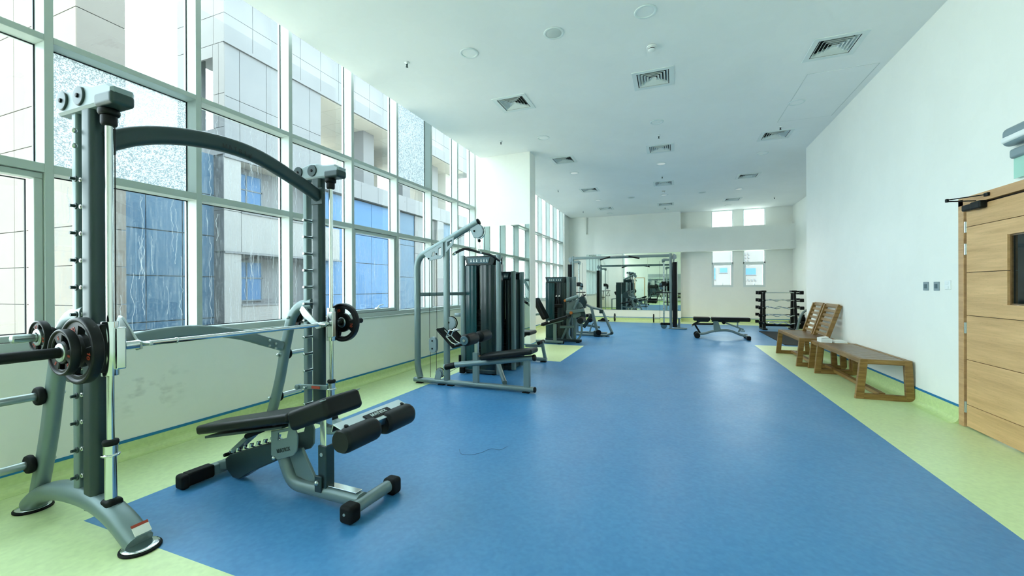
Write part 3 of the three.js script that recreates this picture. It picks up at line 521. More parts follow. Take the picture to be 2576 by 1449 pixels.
// ================= SMITH MACHINE =================
{
  const S = thing('smith_machine', 'silver smith machine with a curved top beam beside the windows', 'gym machine', [-2.95, 0, -2.0]);
  const yPin = []; for (let k = 0; k < 12; k++) yPin.push(1.885 - 0.144 * k);
  for (const [z, s] of [[-1.25, -1], [-2.75, 1]]) {
    part('base_arch', sweep(curve([[-3.54, 0.035, z], [-3.44, 0.1, z], [-3.27, 0.158, z], [-3.05, 0.18, z], [-2.84, 0.168, z], [-2.66, 0.115, z], [-2.5, 0.03, z]], 26), rrect(0.098, 0.115, 0.045, 4), [0, 0, 1]), M.silver, S);
    for (const x of [-2.49, -3.54]) { part('foot_plate', lathe([[0, 0.024], [0.05, 0.024], [0.074, 0.02], [0.078, 0.012], [0, 0.012]], [x, 0, z]), M.chrome, S); part('rubber_foot', disc([x, 0.0065, z], 0.085, 0.013, 'y'), M.rubber, S); }
    part('upright', sweep([[-2.88, 0.13, z], [-2.88, 2.27, z]], rrect(0.105, 0.078, 0.03, 4), [0, 0, 1]), M.silverDark, S);  // same silver as the pin plate; shade away from the windows put into the colour
    part('pin_plate', sweep([[-3.012, 0.16, z], [-3.012, 2.25, z]], rrect(0.05, 0.06, 0.012), [0, 0, 1]), M.silver, S);
    for (const y of yPin) { part('racking_pin', pill([-2.955, y, z - s * 0.03], [-2.955, y, z + s * 0.1], 0.0125, 12), M.chrome, S); part('pin_bolt', [disc([-2.955, y, z - s * 0.046], 0.017, 0.008, 'z', 12), rod([-2.955, y, z - s * 0.045], [-2.955, y, z - s * 0.07], 0.008, 8)], M.silverDark, S); }
    for (const y of [2.06, 2.14]) part('pin_bolt', ball([-2.955, y, z - s * 0.05], 0.014, 10), M.steel, S);
    // pulley head
    const h = part('head_cap', [plate([[-3.125, 2.245], [-2.66, 2.245], [-2.62, 2.262], [-2.615, 2.32], [-2.66, 2.345], [-2.79, 2.352], [-2.86, 2.372], [-2.93, 2.378], [-3.0, 2.36], [-3.06, 2.345], [-3.11, 2.315]], 0.1, 'z', z, 0.012)], M.castgrey, S);
    part('head_nose', box(-2.775, -2.615, 2.236, 2.305, z - 0.053, z + 0.053, 0.02), M.silverDark, h);
    for (const x of [-3.062, -2.9]) for (const t of [-1, 1]) { part('pulley_cover', disc([x, 2.312, z + t * 0.052], 0.05, 0.016, 'z'), M.silverDark, h); part('axle_bolt', disc([x, 2.312, z + t * 0.062], 0.012, 0.01, 'z', 12), M.black, h); }
    // guide rod
    part('guide_rod', rod([-2.745, 0.17, z], [-2.745, 2.2, z], 0.0165), M.chrome, S);
    part('rod_collar', [disc([-2.745, 2.222, z], 0.045, 0.04, 'y'), disc([-2.745, 2.18, z], 0.034, 0.06, 'y')], M.black, S);
    part('spring_tube', [rod([-2.745, 0.19, z], [-2.745, 0.435, z], 0.026), disc([-2.745, 0.435, z], 0.04, 0.01, 'y'), rod([-2.745, 0.44, z], [-2.745, 0.485, z], 0.031)], M.chrome, S);
    part('spring_cap', disc([-2.745, 0.5, z], 0.034, 0.028, 'y'), M.rubber, S);
    part('rod_foot', cbox(-2.738, 0.178, z, 0.08, 0.062, 0.075, 0.02), M.black, S);
    if (s > 0) { const a = part('safety_arm', [bar([[-3.06, 0.44, z + 0.06], [-2.9, 0.452, z + 0.06], [-2.76, 0.45, z + 0.03]], 0.042, 0.014, 0.05, [0, 0, 1]), disc([-3.06, 0.44, z + 0.06], 0.024, 0.05, 'z')], M.silver, S); part('warning_label', box(-2.9, -2.81, 0.44, 0.462, z + 0.062, z + 0.07), M.red, a); }
    // rear brace
    part('rear_brace', sweep(curve([[-3.5, 0.04, z], [-3.36, 0.45, z], [-3.27, 0.82, z], [-3.2, 1.04, z], [-3.1, 1.14, z], [-2.95, 1.165, z]], 24), rrect(0.088, 0.07, 0.03, 4), [0, 0, 1]), M.silver, S);
    for (const [x, y] of [[-3.325, 0.7], [-3.435, 0.3], [-3.2, 1.04]]) { part('horn_collar', disc([x, y, z - s * 0.052], 0.052, 0.032, 'z'), M.rubber, S); part('storage_horn', pill([x, y, z - s * 0.05], [x, y, z - s * (y > 1 ? 0.2 : 0.3)], 0.0225), M.steel, S); part('horn_bolt', ball([x, y, z + s * 0.045], 0.014, 10), M.steel, S); }
    // lifting cable
    part('cable', rod([-2.79, 0.99, z - 0.045], [-2.79, 2.26, z - 0.045], 0.003, 6), M.cable, S);
  }
  part('top_beam', sweep(curve([[-2.85, 2.09, -1.28], [-2.85, 2.17, -1.42], [-2.85, 2.238, -1.62], [-2.85, 2.28, -1.9], [-2.85, 2.268, -2.16], [-2.85, 2.185, -2.46], [-2.85, 2.085, -2.74]], 36), rrect(0.105, 0.072, 0.03, 4), [1, 0, 0]), M.silverDark, S);
  for (const z of [-1.294, -2.707]) part('beam_flange', box(-2.915, -2.79, 2.02, 2.16, z - 0.008, z + 0.008, 0.005), M.silverDark, S);
  'MATRIX'.split('').forEach((ch, i) => { const z = -1.895 - i * 0.036, y = 2.284 - Math.pow((z + 1.93), 2) * 0.9 - 0.01; part('lettering', turned(words(ch, 0.03, 0.001).rotateY(Math.PI / 2).translate(-2.8135, y - 0.012, z), [-2.8135, y, z], 0.1 + i * 0.05), M.letters, S, 'dark printed letter'); });
  const rc = part('rear_crossbar', sweep(curve([[-3.28, 0.79, -1.28], [-3.29, 0.9, -1.42], [-3.3, 0.965, -1.62], [-3.3, 0.99, -1.95], [-3.3, 0.93, -2.32], [-3.29, 0.84, -2.56], [-3.28, 0.78, -2.71]], 30), rrect(0.085, 0.05, 0.02, 3), [1, 0, 0]), M.silver, S);
  for (const [y, z] of [[0.82, -2.63], [0.855, -2.57], [0.78, -2.63], [0.81, -2.57]]) part('bolt', ball([-3.255, y - 0.006, z], 0.011, 8), M.steel, rc);
  const wl = part('warning_label', turned(box(-2.545, -2.541, 0.055, 0.105, -1.285, -1.215), [-2.543, 0.08, -1.25], 0, 0, 0.72).translate(0.062, 0.022, 0), M.paper, S, 'white warning label with a red band'); part('label_band', turned(box(-2.545, -2.5405, 0.098, 0.112, -1.285, -1.215), [-2.543, 0.08, -1.25], 0, 0, 0.72).translate(0.0625, 0.022, 0), M.red, wl);

  // the bar runs on the guide rods
  const B = part('barbell', [rod([-2.745, 0.995, -1.17], [-2.745, 0.995, -2.83], 0.015), ...[-1.34, -2.66].map((z) => rod([-2.745, 0.995, z - 0.03], [-2.745, 0.995, z + 0.03], 0.024)), disc([-2.745, 0.995, -1.56], 0.0185, 0.012, 'z', 16)], M.chrome, S);
  part('sleeve', pill([-2.745, 0.995, -1.16], [-2.745, 0.995, -0.74], 0.0252), M.black, B); part('sleeve', pill([-2.745, 0.995, -2.84], [-2.745, 0.995, -3.12], 0.0252), M.black, B);
  for (const [z, s] of [[-1.25, -1], [-2.75, 1]]) {
    part('guide_block', [lathe([[0.018, 0.85], [0.036, 0.85], [0.036, 1.13], [0.018, 1.13], [0.018, 0.85]], [-2.745, 0, z], 'y', 24), box(-2.75, -2.69, 0.88, 1.1, z + s * 0.0, z + s * 0.045, 0.008)], M.chrome, B);
    part('block_cheek', box(-2.815, -2.72, 0.87, 1.12, z - s * 0.05, z - s * 0.02, 0.008), M.black, B);
    part('hook', [plate([[-2.96, 1.115], [-2.935, 1.15], [-2.905, 1.14], [-2.77, 1.02], [-2.73, 1.01], [-2.73, 0.97], [-2.77, 0.96], [-2.93, 1.07]], 0.014, 'z', z + s * 0.13, 0.003), pill([-2.8, 1.0, z + s * 0.14], [-2.66, 1.0, z + s * 0.14], 0.011)], M.steel, B);
  }
}
weightPlate([-2.745, 0.995, -1.135], 0.165, 0.046, 'big black plate on the near end of the smith bar', '10');
weightPlate([-2.745, 0.995, -1.075], 0.112, 0.038, 'small black plate outermost on the near end of the smith bar', '5');
weightPlate([-2.745, 0.995, -2.885], 0.17, 0.046, 'big black plate on the far end of the smith bar', '10');
weightPlate([-3.2, 1.04, -1.16], 0.09, 0.034, 'small black plate on the near top storage peg of the smith machine', '2.5');
weightPlate([-3.2, 1.04, -2.85], 0.115, 0.04, 'black plate on the far top storage peg of the smith machine', '5');

// ================= ADJUSTABLE BENCH UNDER THE SMITH BAR =================
{
  const ox = -2.97, oz = -1.97, B = thing('adjustable_bench', 'black padded decline bench with foam leg rollers under the smith bar', 'bench', [ox, 0, oz]);
  const T = (g) => g.translate(ox, 0, oz);
  const pad = (x0, y0, x1, y1, th, w, r, taper = 0) => { // upholstered slab whose top runs from (x0,y0) to (x1,y1)
    const L = Math.hypot(x1 - x0, y1 - y0), a = Math.atan2(y1 - y0, x1 - x0), g = new RoundedBoxGeometry(L, th, w, 4, r).translate(L / 2, -th / 2, 0), p = g.attributes.position;
    for (let i = 0; i < p.count; i++) { const k = p.getX(i) / L; p.setZ(i, p.getZ(i) * (1 - taper * Math.pow(1 - k, 2))); }
    return T(g.rotateZ(a).translate(x0, y0, 0));
  };
  const bp = part('back_pad', pad(-0.12, 0.345, 0.83, 0.555, 0.062, 0.275, 0.022, 0.22), M.vinylBlack, B, 'black vinyl back pad');
  part('pad_board', T(turned(cbox(0.36, 0.365, 0, 0.78, 0.016, 0.2, 0.004), [0.36, 0.365, 0], 0, 0, 0.218)), M.silverDark, bp);
  const sp = part('seat_pad', pad(0.82, 0.56, 1.13, 0.68, 0.12, 0.285, 0.03), M.vinylBlack, B, 'black vinyl seat pad with worn corners');
  part('worn_corner', [T(turned(cbox(1.122, 0.662, 0.132, 0.03, 0.006, 0.022, 0.002), [1.122, 0.662, 0.132], 0, 0, 0.36)), T(turned(cbox(1.118, 0.664, -0.13, 0.04, 0.006, 0.014, 0.002), [1.118, 0.664, -0.13], 0, 0.3, 0.36))], M.castgrey, sp);
  part('rail', T(plate([[0.09, 0.13], [0.14, 0.165], [0.6, 0.32], [0.66, 0.30], [0.64, 0.215], [0.36, 0.085], [0.24, 0.015], [0.17, 0.012], [0.1, 0.06]], 0.07, 'z', 0, 0.006)), M.silverDark, B);
  for (let k = 0; k < 7; k++) { const x = 0.13 + k * 0.068, y = 0.168 + k * 0.0235; part('notch_hook', T(merge([plate([[x, y - 0.005], [x + 0.012, y + 0.03], [x + 0.03, y + 0.034], [x + 0.022, y + 0.012], [x + 0.05, y + 0.01]], 0.02, 'z', 0.022, 0.003), plate([[x, y - 0.005], [x + 0.012, y + 0.03], [x + 0.03, y + 0.034], [x + 0.022, y + 0.012], [x + 0.05, y + 0.01]], 0.02, 'z', -0.022, 0.003)])), M.chrome, B); }
  part('strut', T(bar([[0.13, 0.17, 0], [0.43, 0.395, 0]], 0.035, 0.06, 0, [0, 0, 1])), M.silver, B);
  part('strut_grip', T(pill([0.33, 0.32, 0.045], [0.5, 0.39, 0.045], 0.017)), M.rubber, B); part('strut_pin', T(pill([0.12, 0.165, -0.06], [0.12, 0.165, 0.06], 0.012)), M.rubber, B);
  part('rear_foot', T(merge([bar([[0.0, 0.05, -0.24], [0.0, 0.05, 0.24]], 0.06, 0.07, 0, [0, 1, 0]), bar([[0.0, 0.06, 0], [0.16, 0.1, 0]], 0.06, 0.06, 0, [0, 0, 1])])), M.silver, B);
  for (const s of [-1, 1]) part('rubber_sleeve', T(merge([cbox(0, 0.052, s * 0.15, 0.075, 0.085, 0.17, 0.014), cbox(0, 0.046, s * 0.245, 0.088, 0.092, 0.05, 0.018)])), M.rubber, B);
  part('frame_tube', T(sweep(fillet([[0.625, 0.3, 0], [0.655, 0.19, 0], [0.73, 0.068, 0], [1.28, 0.068, 0]], 0.14, 8), rrect(0.08, 0.09, 0.034, 4), [0, 0, 1])), M.silver, B);
  part('gusset', T(plate([[0.66, 0.3], [0.8, 0.3], [0.925, 0.115], [0.88, 0.1], [0.75, 0.12]], 0.02, 'z', 0, 0.003)), M.silver, B);
  for (const s of [-1, 1]) {
    const br = part('side_bracket', T(plate([[0.6, 0.245], [0.66, 0.225], [0.8, 0.275], [0.83, 0.31], [0.835, 0.4], [0.8, 0.47], [0.76, 0.5], [0.755, 0.44], [0.63, 0.405], [0.6, 0.4]], 0.012, 'z', s * 0.062, 0.003, [[[0.66, 0.35], [0.74, 0.375], [0.755, 0.42], [0.665, 0.395]]])), M.silver, B);
    part('lettering', T(turned(words('MATRIX', 0.024, 0.001).rotateY(s > 0 ? 0 : Math.PI).translate(0.715, 0.298, s * 0.0685), [0.715, 0.298, 0], 0, 0, 0.3)), M.letters, br, 'dark printed lettering');
    part('bolt', T(merge([ball([0.61, 0.44, s * 0.05], 0.016, 10), ball([0.63, 0.235, s * 0.07], 0.013, 10)])), M.steel, B);
  }
  part('front_foot', T(bar([[1.295, 0.062, 0.1], [1.295, 0.062, -0.24]], 0.066, 0.066, 0, [0, 1, 0], 0.026)), M.silver, B);
  part('strap_plate', T(cbox(1.15, 0.115, -0.0, 0.22, 0.006, 0.05, 0.002)), M.chrome, B);
  for (const [z, s] of [[0.1, 1], [-0.24, -1]]) { const c = part('end_cap', T(merge([cbox(1.295, 0.052, z + s * 0.005, 0.092, 0.1, 0.085, 0.022)])), M.rubber, B); part('cap_screw', T(disc([1.295, 0.06, z + s * 0.05], 0.008, 0.006, 'z', 10)), M.castgrey, c); }
  part('roller_post', T(merge([bar([[1.0, 0.1, 0], [1.0, 0.35, 0]], 0.068, 0.068), box(0.955, 0.985, 0.09, 0.17, -0.05, -0.036, 0.004), box(0.955, 1.01, 0.075, 0.175, 0.036, 0.05, 0.006)])), M.silverDark, B);
  part('post_insert', T(bar([[1.0, 0.34, 0], [1.0, 0.56, 0]], 0.052, 0.052)), M.chrome, B);
  part('post_bolt', T(merge([ball([0.98, 0.135, 0.052], 0.016, 10), disc([1.0, 0.3, 0.036], 0.012, 0.006, 'z', 12)])), M.steel, B);
  part('roller_arm', T(bar([[1.0, 0.44, 0], [1.22, 0.47, 0], [1.39, 0.53, 0]], 0.05, 0.04, 0.08)), M.silver, B);
  const ch = part('roller_channel', T(turned(merge([cbox(1.385, 0.575, 0, 0.1, 0.006, 0.52, 0.002), cbox(1.436, 0.556, 0, 0.006, 0.044, 0.52, 0.002), cbox(1.334, 0.556, 0, 0.006, 0.044, 0.52, 0.002)]), [1.385, 0.575, 0], 0, 0, -0.32)), M.steel, B);
  const onTop = (g) => T(turned(g.rotateX(-Math.PI / 2).rotateY(Math.PI / 2).translate(1.385, 0.578, 0), [1.385, 0.575, 0], 0, 0, -0.32));
  part('badge', T(turned(cbox(1.385, 0.58, -0.02, 0.05, 0.006, 0.2, 0.003), [1.385, 0.575, 0], 0, 0, -0.32)), M.black, ch, 'black badge'); part('lettering', onTop(words('MATRIX', 0.024, 0.0015).translate(0.02, 0, 0.0062)), M.lettersLight, ch, 'pale raised lettering');
  for (const z of [0.22, -0.23]) part('channel_bolt', T(turned(disc([1.385, 0.581, z], 0.012, 0.008, 'y', 12), [1.385, 0.575, 0], 0, 0, -0.32)), M.black, ch);
  for (const [a, b] of [[0.275, 0.03], [-0.03, -0.275]]) part('foam_roller', T(sweep([[1.4, 0.515, a], [1.4, 0.515, a - 0.012], [1.4, 0.515, a - 0.03], [1.4, 0.515, b + 0.03], [1.4, 0.515, b + 0.012], [1.4, 0.515, b]], rrect(0.13, 0.125, 0.058, 5), [0, 1, 0], (t) => (t < 0.05 || t > 0.95 ? 0.84 : t < 0.25 || t > 0.75 ? 0.96 : 1))), M.vinylBlack, B, 'black foam leg roller');
  B.rotation.y = -0.04;
}

// ================= WEIGHT STACK TOWER (parts hung on a machine) =================
function stackTower(o, x0, x1, z, h, depth, opt = {}) { // front at z, looking to +z
  const w = x1 - x0, xs = opt.slot ?? x0 + w * 0.44, sw = 0.036;
  const flute = (a, b) => { const n = 7, f = [], r = []; for (let i = 0; i <= n * 2; i++) { const t = i / (n * 2), x = a + (b - a) * t; f.push([x, z - 0.02 + 0.018 * Math.sin(Math.PI * t) + 0.0025 * Math.sin(t * Math.PI * 6)]); } return [...f, [b, z - 0.055], [a, z - 0.055], ...r]; };
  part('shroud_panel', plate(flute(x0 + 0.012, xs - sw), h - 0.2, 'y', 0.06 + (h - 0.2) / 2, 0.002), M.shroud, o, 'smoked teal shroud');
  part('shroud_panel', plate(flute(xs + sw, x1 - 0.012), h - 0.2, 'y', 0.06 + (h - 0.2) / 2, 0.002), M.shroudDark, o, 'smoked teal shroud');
  part('rear_shroud', [box(x0 + 0.02, x1 - 0.02, 0.06, h - 0.12, z - depth, z - depth + 0.012, 0.004), box(x0 + 0.008, x0 + 0.02, 0.06, h - 0.12, z - depth, z - 0.05), box(x1 - 0.02, x1 - 0.008, 0.06, h - 0.12, z - depth, z - 0.05)], M.shroudDark, o);
  const cap = part('top_cap', [plate([[x0, h], [x0 + 0.012, h - 0.02], [x0 + 0.05, h - 0.14], [x1 - 0.05, h - 0.14], [x1 - 0.012, h - 0.02], [x1, h]], 0.03, 'z', z - 0.02, 0.004), box(x0 + 0.01, x1 - 0.01, h - 0.03, h, z - depth, z - 0.03, 0.006), box(x0 + 0.02, x1 - 0.02, h - 0.14, h - 0.03, z - depth, z - depth + 0.014)], M.shroudDark, o);
  const cx = (x0 + x1) / 2 - 0.01, con = part('instruction_plate', plate([[cx - w * 0.37, h - 0.025], [cx + w * 0.35, h - 0.025], [cx + w * 0.3, h - 0.115], [cx - w * 0.32, h - 0.115]], 0.012, 'z', z + 0.002, 0.004), M.console, cap, 'grey instruction plate with small pictures');
  for (let k = 0; k < 6; k++) { const px = cx - w * 0.24 + k * w * 0.09 + (k > 2 ? w * 0.05 : 0); part('picture', [ball([px, h - 0.055, z + 0.007], 0.006, 8), plate([[px - 0.008, h - 0.09], [px + 0.01, h - 0.09], [px + 0.004, h - 0.06], [px - 0.004, h - 0.062]], 0.003, 'z', z + 0.009, 0)], M.paper, con); }
  for (const s of [-1, 1]) part('guide_rod', rod([xs + s * 0.02, 0.08, z - 0.12], [xs + s * 0.02, h - 0.1, z - 0.12], 0.009, 8), M.chrome, o);
  const n = opt.plates ?? 15; for (let k = 0; k < n; k++) part('stack_plate', box(xs - 0.09, xs + 0.09, 0.14 + k * 0.055, 0.19 + k * 0.055, z - 0.18, z - 0.07, 0.004), M.black, o);
  part('tower_base', box(x0 + 0.005, x1 - 0.005, 0.012, 0.07, z - depth, z + 0.005, 0.01), M.silverDark, o);
  for (const x of [x0 + 0.05, x1 - 0.05]) part('rubber_foot', disc([x, 0.006, z - 0.04], 0.03, 0.012, 'y', 16), M.rubber, o);
}
const sq = (a, b, w, d, up = [0, 0, 1]) => bar([a, b], w, d, 0, up, 0.012);

// ================= LAT PULLDOWN / LOW ROW =================
{
  const zc = -4.82, L = thing('lat_pulldown_machine', 'silver lat pulldown machine with an angled boom and black seat', 'gym machine', [-2.6, 0, -5.2]);
  part('base_rail', sweep([[-3.325, 0.045, zc], [-1.6, 0.045, zc]], rrect(0.062, 0.075, 0.026, 4), [0, 0, 1]), M.silver, L);
  part('end_cap', pill([-1.605, 0.045, zc], [-1.575, 0.045, zc], 0.034), M.black, L);
  for (const x of [-3.24, -2.9, -2.76, -1.7]) part('rubber_foot', cbox(x, 0.007, zc, 0.09, 0.014, 0.07, 0.005), M.rubber, L);
  part('boom', tube([[-3.236, 0.075, zc], [-3.278, 0.22, zc], [-3.278, 1.71, zc], [-2.352, 2.147, zc]], 0.043, 0.13), M.silver, L);
  part('boom_cap', pill([-2.36, 2.143, zc], [-2.335, 2.155, zc], 0.044), M.black, L);
  part('mid_post', sweep([[-2.819, 0.06, zc], [-2.819, 1.93, zc]], rrect(0.084, 0.066, 0.028, 4), [0, 0, 1]), M.silver, L);
  part('cross_tube', sweep([[-3.27, 1.21, zc - 0.02], [-2.975, 1.21, -5.66]], rrect(0.06, 0.05, 0.014), [0, 1, 0]), M.silver, L);
  const br = part('boom_bracket', [plate([[-3.14, 1.752], [-3.05, 1.66], [-2.87, 1.69], [-2.84, 1.72], [-2.84, 1.9]], 0.012, 'z', zc + 0.05, 0.003, [[[-3.02, 1.715], [-2.975, 1.72], [-2.965, 1.78], [-3.0, 1.77]], [[-2.915, 1.725], [-2.87, 1.73], [-2.87, 1.84], [-2.91, 1.82]]]), plate([[-2.8, 1.92], [-2.8, 1.76], [-2.69, 1.86], [-2.675, 1.965]], 0.012, 'z', zc + 0.05, 0.003, [[[-2.775, 1.9], [-2.77, 1.84], [-2.71, 1.885], [-2.7, 1.93]]])], M.castgrey, L);
  for (const [x, y] of [[-3.06, 1.69], [-2.94, 1.75]]) part('bracket_bolt', ball([x, y, zc + 0.058], 0.012, 8), M.black, br);
  const ph = part('pulley_housing', plate([[-2.44, 2.105], [-2.46, 2.06], [-2.405, 1.945], [-2.34, 1.935], [-2.28, 1.965], [-2.265, 2.03], [-2.29, 2.085], [-2.34, 2.125]], 0.05, 'z', zc, 0.006), M.castgrey, L);
  part('pulley', lathe([[0.075, -0.012], [0.062, 0], [0.075, 0.012]], [-2.34, 2.02, zc], 'z', 24), M.black, ph); part('axle_bolt', ball([-2.395, 2.03, zc + 0.028], 0.013, 8), M.black, ph);
  part('pulley_guard', tube([[-2.36, 1.925, zc], [-2.3, 1.935, zc], [-2.255, 1.985, zc], [-2.258, 2.05, zc]], 0.011, 0.05), M.steel, ph);
  part('cable', [rod([-2.338, 1.935, zc], [-2.338, 1.905, zc], 0.004, 6)], M.cable, L);
  part('cable_ball', ball([-2.335, 1.902, zc], 0.021), M.black, L);
  part('snap_hook', [tube([[-2.335, 1.88, zc], [-2.325, 1.84, zc], [-2.33, 1.79, zc], [-2.338, 1.76, zc]], 0.006, 0.02), rod([-2.34, 1.88, zc], [-2.345, 1.8, zc], 0.005, 6)], M.chrome, L);
  const lb = part('lat_bar', sweep(fillet([[-2.33, 1.69, -4.16], [-2.33, 1.775, -4.42], [-2.33, 1.752, -4.82], [-2.33, 1.745, -5.2], [-2.33, 1.68, -5.47]], 0.12), circ(0.0155), [1, 0, 0]), M.black, L, 'black lat bar with bent ends');
  part('bar_end', pill([-2.33, 1.682, -4.135], [-2.33, 1.692, -4.165], 0.02), M.chrome, lb); part('bar_end', pill([-2.33, 1.68, -5.465], [-2.33, 1.672, -5.495], 0.02), M.chrome, lb); part('swivel', pill([-2.33, 1.752, -4.8], [-2.33, 1.752, -4.85], 0.019), M.steel, lb);
  // cables and travelling pulleys
  for (const x of [-3.085, -2.972]) part('cable', rod([x, 0.62, zc + 0.0], [x, 1.72, zc], 0.003, 6), M.cable, L);
  part('cable', rod([-3.075, 0.09, zc], [-3.075, 0.44, zc], 0.003, 6), M.cable, L); part('cable', rod([-2.98, 0.18, zc], [-2.98, 0.44, zc], 0.003, 6), M.cable, L); part('cable', rod([-2.85, 0.8, zc - 0.02], [-2.87, 1.75, zc - 0.02], 0.003, 6), M.cable, L);
  part('cable', rod([-2.9, 0.12, zc - 0.05], [-2.62, 0.33, -5.65], 0.003, 6), M.cable, L); part('cable', rod([-2.68, 1.93, zc], [-2.44, 2.05, zc], 0.003, 6), M.cable, L);
  const dp = []; for (let i = 0; i <= 20; i++) { const a = Math.PI * (i / 10), t = Math.sin(a) >= 0 ? 0.05 : -0.05; dp.push([-3.027 + 0.058 * Math.cos(a), 0.53 + t + 0.058 * Math.sin(a)]); }
  const fl = part('travelling_pulley', plate(dp, 0.05, 'z', zc, 0.004), M.castgrey, L, 'grey double pulley'); for (const y of [0.48, 0.585]) part('axle_bolt', ball([-3.03, y, zc + 0.028], 0.012, 8), M.black, fl);
  const lp = part('low_pulley', [disc([-2.94, 0.155, zc - 0.01], 0.06, 0.02, 'z'), plate([[-3.0, 0.075], [-2.91, 0.075], [-2.89, 0.15], [-2.92, 0.2], [-2.97, 0.19]], 0.012, 'z', zc + 0.02, 0.002)], M.castgrey, L); part('pulley', lathe([[0.066, -0.01], [0.056, 0], [0.066, 0.01]], [-2.94, 0.155, zc - 0.03], 'z', 24), M.black, lp);
  const mp = part('row_pulley', [disc([-2.765, 0.83, zc + 0.0], 0.085, 0.03, 'z')], M.castgrey, L); part('pulley', lathe([[0.09, -0.012], [0.078, 0], [0.09, 0.012]], [-2.765, 0.83, zc - 0.028], 'z', 24), M.black, mp); part('axle_bolt', ball([-2.78, 0.84, zc + 0.018], 0.012, 8), M.black, mp);
  part('foot_plate', turned(cbox(-2.735, 0.65, zc + 0.0, 0.34, 0.03, 0.4, 0.01), [-2.735, 0.65, zc], 0, 0, -0.76), M.rubber, L, 'black ribbed foot plate');
  part('row_link', rod([-2.735, 0.76, zc + 0.2], [-2.665, 0.69, zc + 0.2], 0.006, 8), M.chrome, L);
  part('row_handle', [...[0.14, 0.26].map((d) => tube([[-2.56, 0.76, zc + d], [-2.63, 0.77, zc + d], [-2.675, 0.68, zc + d], [-2.6, 0.61, zc + d], [-2.54, 0.59, zc + d]], 0.008, 0.02)), rod([-2.56, 0.76, zc + 0.13], [-2.56, 0.76, zc + 0.27], 0.01), rod([-2.545, 0.59, zc + 0.13], [-2.545, 0.59, zc + 0.27], 0.01), rod([-2.675, 0.68, zc + 0.14], [-2.675, 0.68, zc + 0.26], 0.008)], M.chrome, L, 'chrome row handle');
  // seat
  part('thigh_post', sq([-2.388, 0.06, zc], [-2.388, 0.46, zc], 0.08, 0.06), M.silver, L); part('thigh_insert', sq([-2.378, 0.44, zc], [-2.378, 0.64, zc], 0.055, 0.04), M.steel, L);
  part('roller_axle', rod([-2.375, 0.655, zc - 0.36], [-2.375, 0.655, zc + 0.36], 0.018), M.chrome, L);
  for (const s of [-1, 1]) { const r = part('foam_roller', pill([-2.375, 0.655, zc + s * 0.05], [-2.375, 0.655, zc + s * 0.34], 0.074, 22), M.vinylBlack, L, 'black foam thigh roller'); part('roller_cap', disc([-2.375, 0.655, zc + s * 0.347], 0.055, 0.016, 'z'), M.console, r); }
  part('pop_pin', [rod([-2.35, 0.415, zc + 0.0], [-2.28, 0.412, zc], 0.012, 10), ball([-2.272, 0.412, zc], 0.021, 10)], M.copper, L, 'copper coloured pop pin');
  part('seat_rail', tube([[-2.83, 0.255, zc + 0.05], [-2.66, 0.29, zc + 0.03], [-1.6, 0.435, zc]], 0.036, 0.1), M.silver, L); part('rail_grip', pill([-2.815, 0.25, zc + 0.055], [-2.67, 0.286, zc + 0.035], 0.04), M.black, L); part('rail_cap', pill([-1.615, 0.434, zc], [-1.575, 0.44, zc], 0.042), M.black, L);
  part('seat_post', sq([-1.69, 0.07, zc], [-1.69, 0.42, zc], 0.08, 0.06), M.silver, L);
  { const len = 0.69, g = new RoundedBoxGeometry(len, 0.065, 0.32, 4, 0.024), p = g.attributes.position; for (let i = 0; i < p.count; i++) { const k = p.getX(i) / len + 0.5; p.setZ(i, p.getZ(i) * (0.82 + 0.18 * Math.sin(Math.PI * Math.min(1, k * 0.7 + 0.3)))); if (k > 0.8) p.setY(i, p.getY(i) + (k - 0.8) * 0.08); } part('seat_pad', g.rotateZ(0.14).translate(-1.925, 0.465, zc), M.vinylBlack, L, 'long black vinyl seat'); }
  part('floor_brace', [sweep([[-2.42, 0.22, -5.58], [-2.07, 0.05, -5.02]], rrect(0.06, 0.06, 0.02), [0, 1, 0]), cbox(-2.03, 0.012, -4.98, 0.16, 0.014, 0.1, 0.004)], M.silver, L);
  stackTower(L, -2.975, -2.45, -5.6, 1.775, 0.32, { slot: -2.74 });
  for (const [x, z] of [[-2.408, -5.62], [-3.0, -5.62], [-3.0, -5.9]]) part('tower_post', sweep([[x, 0.02, z], [x, 1.785, z]], rrect(0.074, 0.06, 0.026, 4), [0, 0, 1]), M.silver, L);
  part('tower_foot', [cbox(-2.97, 0.06, -5.53, 0.08, 0.09, 0.05, 0.01), rod([-3.02, 0.28, -5.55], [-3.02, 0.18, -5.55], 0.02)], M.black, L);
  part('water_hoop', lathe([[0.075, 0.845], [0.095, 0.845], [0.098, 0.88], [0.09, 0.895], [0.075, 0.89], [0.075, 0.845]], [-3.17, 0, -5.85]), M.castgrey, L, 'pale ring holder');
}
